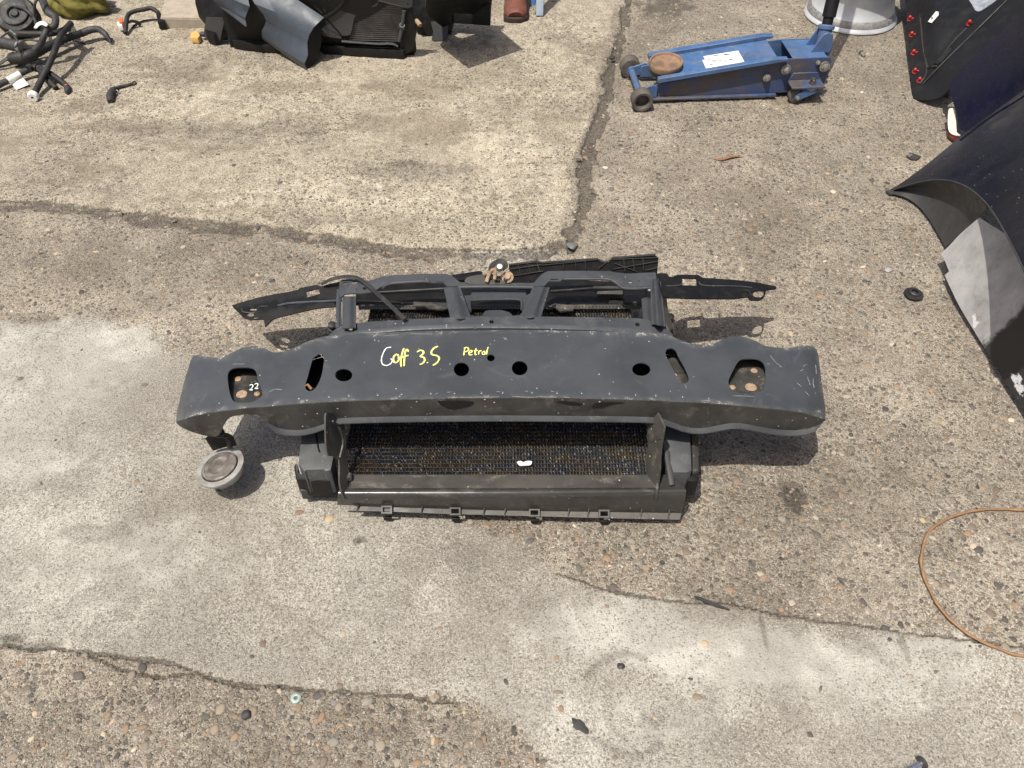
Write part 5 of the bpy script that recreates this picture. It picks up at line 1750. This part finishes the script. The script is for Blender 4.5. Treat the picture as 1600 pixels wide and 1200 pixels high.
# blue grey trims
Rt = [(506, 27, .165), (499, 34, .158), (490, 43, .142), (483, 55, .118), (480, 66, .092), (480.5, 76, .072), (481, 86, .055), (478, 94, .038), (475.5, 99, .026)]
Lt = [(360, -70, .33), (384, -20, .25), (398, 6, .205), (411, 22, .17), (416, 32, .14), (413, 41, .115), (409, 47, .095), (409, 53, .075), (409, 57, .062)]
rows = [mixp(Lt, Rt, k / 10) for k in range(11)]
trm = finish(loft_bm(rows, .003, UPV), 'trim_moulding', M_bluetrim, pk, ang=30)
Rb = [(475.5, 99.5, .0255), (477, 104, .014), (480, 110.5, .003)]
Lb = [(409, 57.5, .061), (409, 59, .055), (409.5, 61, .048)]
finish(loft_bm([mixp(Lb, Rb, k / 6) for k in range(7)], .003, UPV), 'trim_foot', M_charcoal, trm)
sheet('trim_end', [(506, 28), (499, 36), (488, 46), (482, 58), (480, 68), (481, 86), (476, 99), (481, 110), (492, 96), (500, 80), (503, 60), (500, 48), (510, 38)], fitz([(506, 28, .155), (480, 68, .082), (481, 110, .004), (500, 60, .07)]), M_black, trm, (), thick=.002)
Rs = [(386, -10, .22), (390, 10, .19), (386, 20, .165), (383, 28, .15), (384, 33, .138), (385, 40, .125)]
Ls = [(300, -60, .30), (318, -20, .25), (325, -8, .225), (330, -3, .21), (333, 0, .2), (335, 4, .19)]
tr2 = finish(loft_bm([mixp(Ls, Rs, k / 6) for k in range(7)], .003, UPV), 'trim_moulding', M_bluetrim, pk, ang=30)
finish(tube_bm([T(336, 4, .19), T(360, 22, .155), T(385, 41, .122)], .0035, 6), 'trim_foot', M_charcoal, tr2)
# dark side housing and its amber connector
solid('side_housing', [(301, -40), (305, 6), (322, 26), (320, 46), (334, 56), (345, 40), (372, 30), (388, 20), (386, -40)], fitz([(305, 6, .13), (322, 26, .10), (334, 56, .04), (386, 10, .14)]), .05, M_black, pk)
solid('side_foot', [(322, 26), (348, 26), (342, 58), (330, 62), (318, 50)], fitz([(322, 26, .11), (348, 26, .12), (334, 60, .025)]), .02, M_charcoal, pk)
solid('lower_bracket', [(350, 34), (372, 38), (392, 46), (410, 48), (408, 54), (380, 58), (358, 58)], fitz([(350, 34, .1), (408, 54, .05), (358, 58, .045)]), .03, M_black, pk, res=9)
finish(tube_bm(catmull([T(322, 52, .03), T(328, 60, .015), T(340, 62, .01), (T(356, 60, .012))], 4), .004, 8), 'lead', M_rub, pk)
cnn = finish(tube_bm([T(314, 53, .022), T(321, 54, .022)], .009, 12), 'connector_neck', M_charcoal, pk)
solid('amber_plug', [(299, 50), (308, 47), (312, 56), (309, 59), (297, 58)], lambda x, y: T(x, y, .026), .022, M_yellowpl, pk)

# grey bracket plate and black plastic panel right of it
bp0 = T(690, 60, 0)
bpl = thing('black_undertray', 'black plastic undertray standing upright left of the brown boot', 'undertray', bp0)
ut_f = fitz([(690, 62, .01), (768, 22, .03), (690, -40, .30), (770, -70, .42), (662, 0, .22)])
sheet('tray_panel', [(668, -60), (664, 10), (668, 22), (690, 40), (704, 40), (706, 19), (766, 21), (768, 0), (772, -70)], ut_f, M_black, bpl, (), res=12, thick=.005)
solid('tray_body', [(644, -30), (640, 10), (652, 30), (672, 34), (704, 30), (708, 12), (766, 16), (768, -30)], fitz([(640, 10, .10), (704, 30, .07), (768, -30, .2)]), .06, M_black, bpl)
sheet('tray_foot', [(673, 34), (700, 32), (700, 60), (692, 64), (674, 63), (677, 50)], fitz([(673, 34, .07), (700, 33, .07), (690, 63, .006)]), M_charcoal, bpl, (), thick=.004)
sheet('tray_flap', [(690, -20), (724, -20), (720, 4), (706, 10), (700, 14), (690, 14)], lambda x, y: ut_f(x, y) + Vector((0, -.01, .012)), M_charcoal, bpl, (), thick=.004)
hose('tray_clip', [(650, 32, .06), (654, 36, .055), (657, 40, .05)], .009, M_rustbolt, bpl, segs=8)

# ------------------------------------------------------------------ the boot of somebody standing beyond the frame
bt0 = T(806, 38, 0)
person = thing('person', 'brown red leather work boot and dark trouser leg of a standing person', 'person', bt0)
# boot points toward the camera; local axes: toe at -y
sole = []
bm = bmesh.new()
prof = [(-.048, .0), (-.050, .03), (-.047, .09), (-.040, .16), (-.038, .24), (-.030, .275), (0, .29), (.030, .275), (.038, .24), (.042, .16), (.050, .09), (.052, .04), (.046, .008), (.025, -.012), (0, -.016), (-.03, -.010)]
vs0 = [bm.verts.new(bt0 + Vector((x, y + .016, .001))) for x, y in prof]
vs1 = [bm.verts.new(bt0 + Vector((x, y + .016, .024))) for x, y in prof]
bm.faces.new(list(reversed(vs0)))
bm.faces.new(vs1)
for k in range(len(prof)):
    j = (k + 1) % len(prof)
    bm.faces.new((vs0[k], vs0[j], vs1[j], vs1[k]))
bmesh.ops.recalc_face_normals(bm, faces=bm.faces[:])
bmesh.ops.bevel(bm, geom=bm.edges[:], offset=.003, segments=1, affect='EDGES')
finish(bm, 'boot_sole', M_sole, person)
rows = []
secs = [(.004, .020, .022, .030, .012), (.03, .040, .030, .062, .02), (.07, .044, .036, .078, .024), (.11, .042, .048, .095, .028), (.15, .040, .060, .125, .034), (.19, .043, .062, .20, .10), (.23, .045, .06, .27, .18), (.25, .046, .058, .33, .25)]
ctr = [(0.010, .026), (.035, .028), (.075, .030), (.115, .034), (.155, .05), (.185, .11), (.195, .19), (.20, .27)]
rad_ = [(.030, .020), (.046, .030), (.048, .036), (.045, .045), (.046, .055), (.048, .060), (.050, .058), (.052, .058)]
tilt = [1.35, 1.3, 1.2, 1.0, .7, .3, .1, 0]
for (cy, cz), (rx, rz_), tl_ in zip(ctr, rad_, tilt):
    row = []
    for k in range(20):
        a = 2 * math.pi * k / 20
        lx, lz_ = math.cos(a) * rx, math.sin(a) * rz_
        wr_ = 1 + .03 * math.sin(k * 3 + cz * 90)
        v = Vector((lx * wr_, -lz_ * math.cos(tl_) * wr_, lz_ * math.sin(tl_) * wr_))
        p = bt0 + Vector((0, cy, cz)) + v
        p.z = max(p.z, .0235)
        row.append(p)
    rows.append(row)
finish(loft_bm(rows, closed=True), 'boot_upper', M_leather, person, ang=60)
for k, (y, z, w) in enumerate(((.095, .082, .024), (.115, .095, .024), (.132, .112, .023), (.140, .135, .022), (.142, .16, .022))):
    finish(tube_bm(catmull([bt0 + Vector((-w, y + .004, z - .006)), bt0 + Vector((0, y - .006, z + .004)), bt0 + Vector((w, y + .004, z - .004))], 4), .003, 6), 'lace', M_sole, person)
leg_rows = []
for k, (y, z, r) in enumerate(((.20, .20, .070), (.205, .26, .072), (.21, .36, .074), (.215, .48, .078), (.21, .60, .086), (.21, .72, .092))):
    leg_rows.append([bt0 + Vector((math.cos(a) * r * (1 + .05 * math.sin(3 * a + k)), y + math.sin(a) * r * 1.05, z)) for a in [2 * math.pi * i / 20 for i in range(20)]])
finish(loft_bm(leg_rows, closed=True), 'trouser_leg', M_denim, person, ang=60)

# pale blue steel leg of a stand
pb0 = T(843, 24, 0)
stand = thing('steel_stand', 'pale blue steel stand leg right of the brown boot', 'stand', pb0)
q0, q1 = T(843, 24, .004), T(843, 24, .004) + Vector((0.0, .16, .62))
dirv = (q1 - q0)
sM_ = axis_M(q0, dirv)
finish(box_bm(0, 0, dirv.length / 2, .030, .030, dirv.length, sM_, .004), 'leg_tube', M_steelblue, stand)
finish(box_bm(.026, .014, dirv.length / 2 + .02, .018, .004, dirv.length - .04, sM_, .001), 'side_panel', M_midblue, stand)
finish(lathe_bm([(0, .001), (.0035, .001), (.0035, -.002), (0, -.002)], axis_M(T(843.5, 21, .012) + Vector((0, -.003, 0)), (0, -1, .25)), 12), 'bolt_hole_disc', M_black, stand)  # solid black disc, the dark inside of a hole given as colour

# ------------------------------------------------------------------ small loose things on the ground
wl_pts = [(1600, 797, .006), (1560, 795.5, .007), (1530, 797, .008), (1489, 807, .010), (1454, 828, .012), (1441, 861, .012), (1441, 892, .011), (1459, 934, .010), (1481, 964, .009), (1515, 992, .008), (1552, 1010, .007), (1600, 1025, .006), (1680, 1020, .006), (1760, 965, .006), (1775, 890, .006), (1720, 825, .006), (1650, 800, .006)]
lw0 = T(1600, 900, 0)
P = catmull([T(*p) for p in wl_pts], 8, True)
loopw = finish(tube_bm(P, [.0027 + .0006 * math.sin(i * .9) for i in range(len(P))], 7, closed=True), 'wire_loop', M_wire, None, lw0, ang=60)
tag(loopw, 'rusty brown wire bent in a wide loop at the right edge', 'wire')


def lump(name, label, cat, px, py, r, mat, flat=.6, seed=1, sy=1.0, rot=0.0):
    rn = random.Random(seed)
    p = T(px, py, 0)
    bm = bmesh.new()
    bmesh.ops.create_icosphere(bm, subdivisions=2, radius=1)
    ph = [rn.uniform(0, 6) for _ in range(6)]
    for v in bm.verts:
        c = v.co.copy()
        d = 1 + .18 * math.sin(c.x * 3 + ph[0]) * math.sin(c.y * 3 + ph[1]) + .12 * math.sin(c.z * 5 + ph[2] + c.x * 4)
        q = Matrix.Rotation(rot, 3, 'Z') @ Vector((c.x * r * d, c.y * r * sy * d, 0))
        v.co = p + Vector((q.x, q.y, max(-.002, c.z * r * flat * d + r * flat * .6)))
    return tag(finish(bm, name, mat, None, p, ang=60), label, cat)


gr0 = T(1426, 463, 0)
gr = thing('rubber_grommet', 'round black rubber grommet lying on the concrete near the wing', 'grommet', gr0)
gM = axis_M(gr0 + Vector((0, 0, .004)), (.05, .03, 1))
finish(lathe_bm([(.008, .014), (.013, .015), (.0165, .012), (.017, .008), (.0235, .0075), (.025, .004), (.0235, 0), (.009, 0)], gM, 30), 'ring', M_rub, gr)
finish(lathe_bm([(0, .005), (.0085, .006), (.0085, .0), (0, 0)], gM, 20), 'core', M_charcoal, gr)
wsh0 = T(463, 1092, 0)
tag(finish(lathe_bm([(.0036, .0035), (.0058, .0042), (.0088, .0030), (.0095, .001), (.009, 0), (.0036, 0)], Matrix.Translation(wsh0 + Vector((0, 0, .0015))), 24), 'washer', M_teal, None, wsh0), 'small pale green washer on the ground at bottom left', 'washer')
cl0 = T(1425, 243, 0)
pc = thing('plastic_clip', 'small flat dark plastic clip above the rubber grommet', 'clip', cl0)
solid('clip_plate', [(1416, 243), (1423, 238), (1430, 240), (1440, 244), (1432, 249), (1422, 247)], lambda x, y: T(x, y, .008), .006, M_charcoal, pc)
solid('clip_boss', [(1418, 242), (1423, 239.5), (1427, 242), (1422, 244.5)], lambda x, y: T(x, y, .013), .005, M_zinc, pc)
lf0 = T(1138, 246, 0)
tag(finish(tube_bm(catmull([T(1115, 248, .004), T(1128, 249, .007), T(1140, 245, .009), T(1150, 244, .008), T(1161, 246, .004)], 5), [.0015 + .004 * math.sin(math.pi * i / 20) for i in range(21)], 6, .4), 'dry_leaf', M_leaf, None, lf0), 'curled dry brown leaf below the blue jack', 'leaf')
tw0 = T(1112, 943, 0)
tag(finish(tube_bm(catmull([T(1085, 932, .004), T(1100, 938, .007), T(1120, 946, .007), T(1140, 953, .004)], 4), [.002, .003, .0036, .0036, .004, .004, .004, .0038, .0038, .0034, .003, .0026, .002], 6), 'black_stick', M_stone_dark, None, tw0), 'thin black stick lying along the crack at lower right', 'stick')
bo0 = T(1436, 1194, 0)
bolt = thing('chrome_bolt', 'shiny bolt lying at the bottom edge of the picture', 'bolt', bo0)
ba, bb = T(1418, 1204, .007), T(1440, 1192, .007)
finish(tube_bm([ba - (bb - ba) * 1.2, bb], .0058, 14), 'shank', worn('bright_steel', (.7, .7, .72), (.5, .5, .52), (.3, .27, .22), .1, .2, metal=.95, scale=60), bolt)
finish(lathe_bm([(0, .003), (.011, .003), (.0115, .001), (.0115, -.002), (0, -.003)], axis_M(bb, bb - ba), 20), 'head', M_charcoal, bolt)
sc0 = T(1345, 85, 0)
scr = thing('hex_screw', 'small grey screw on the ground below the silver wheel', 'screw', sc0)
finish(tube_bm([T(1346, 83, .008), T(1351, 88, .006)], .0055, 10), 'shank', M_zinc, scr)
finish(lathe_bm([(0, .004), (.009, .004), (.010, 0), (0, 0)], axis_M(T(1345, 82, .009), T(1345, 82, .009) - T(1351, 88, .006)), 6), 'head', M_zinc, scr)
lump('blue_stone', 'flat round blue grey stone where the two cracks meet', 'stone', 894, 385, .016, M_stone_blue, .3, 3, .9)
lump('black_stone', 'round black stone below the left crack near the washer', 'stone', 386, 1118, .0095, M_stone_dark, .6, 4)
lump('black_grit', 'black chip of stone on the smooth slab, upper one', 'stone', 970, 1042, .008, M_stone_dark, .5, 5, .8)
lump('black_grit', 'small black chip near the bottom edge by the bolt', 'stone', 1297, 1172, .006, M_stone_dark, .4, 6, .5, -.6)
lump('rubber_lump', 'flat black lump of tar on the smooth slab at lower right', 'lump', 906, 1136, .023, M_stone_dark, .13, 8, .6, -.8)
lump('dark_pellet', 'small dark pellet on the ground left of the jack wheel', 'stone', 957, 92, .010, M_stone_dark, .7, 9)
lump('grey_pebble', 'pale grey pebble beside the rubber grommet', 'stone', 1387, 423, .010, worn('pale_grey_stone', (.34, .34, .34), None, (.3, .27, .22), .4, .7, scale=60), .4, 10)
lump('orange_pebble', 'small orange chip in the shade of the bumper bar', 'stone', 412, 697, .007, worn('orange_stone', (.5, .2, .05), (.38, .15, .04), (.4, .3, .2), .4, .7, scale=90), .25, 11, .6)
lump('brown_pebble', 'oval brown stone in the smooth slab left of the air guide', 'stone', 468, 801, .0095, worn('brown_stone', (.22, .14, .09), None, (.3, .24, .18), .4, .6, scale=90), .18, 12, .7)
lump('dark_chip', 'dark chip below the door trim panel', 'stone', 1478, 150, .012, M_stone_dark, .6, 13)
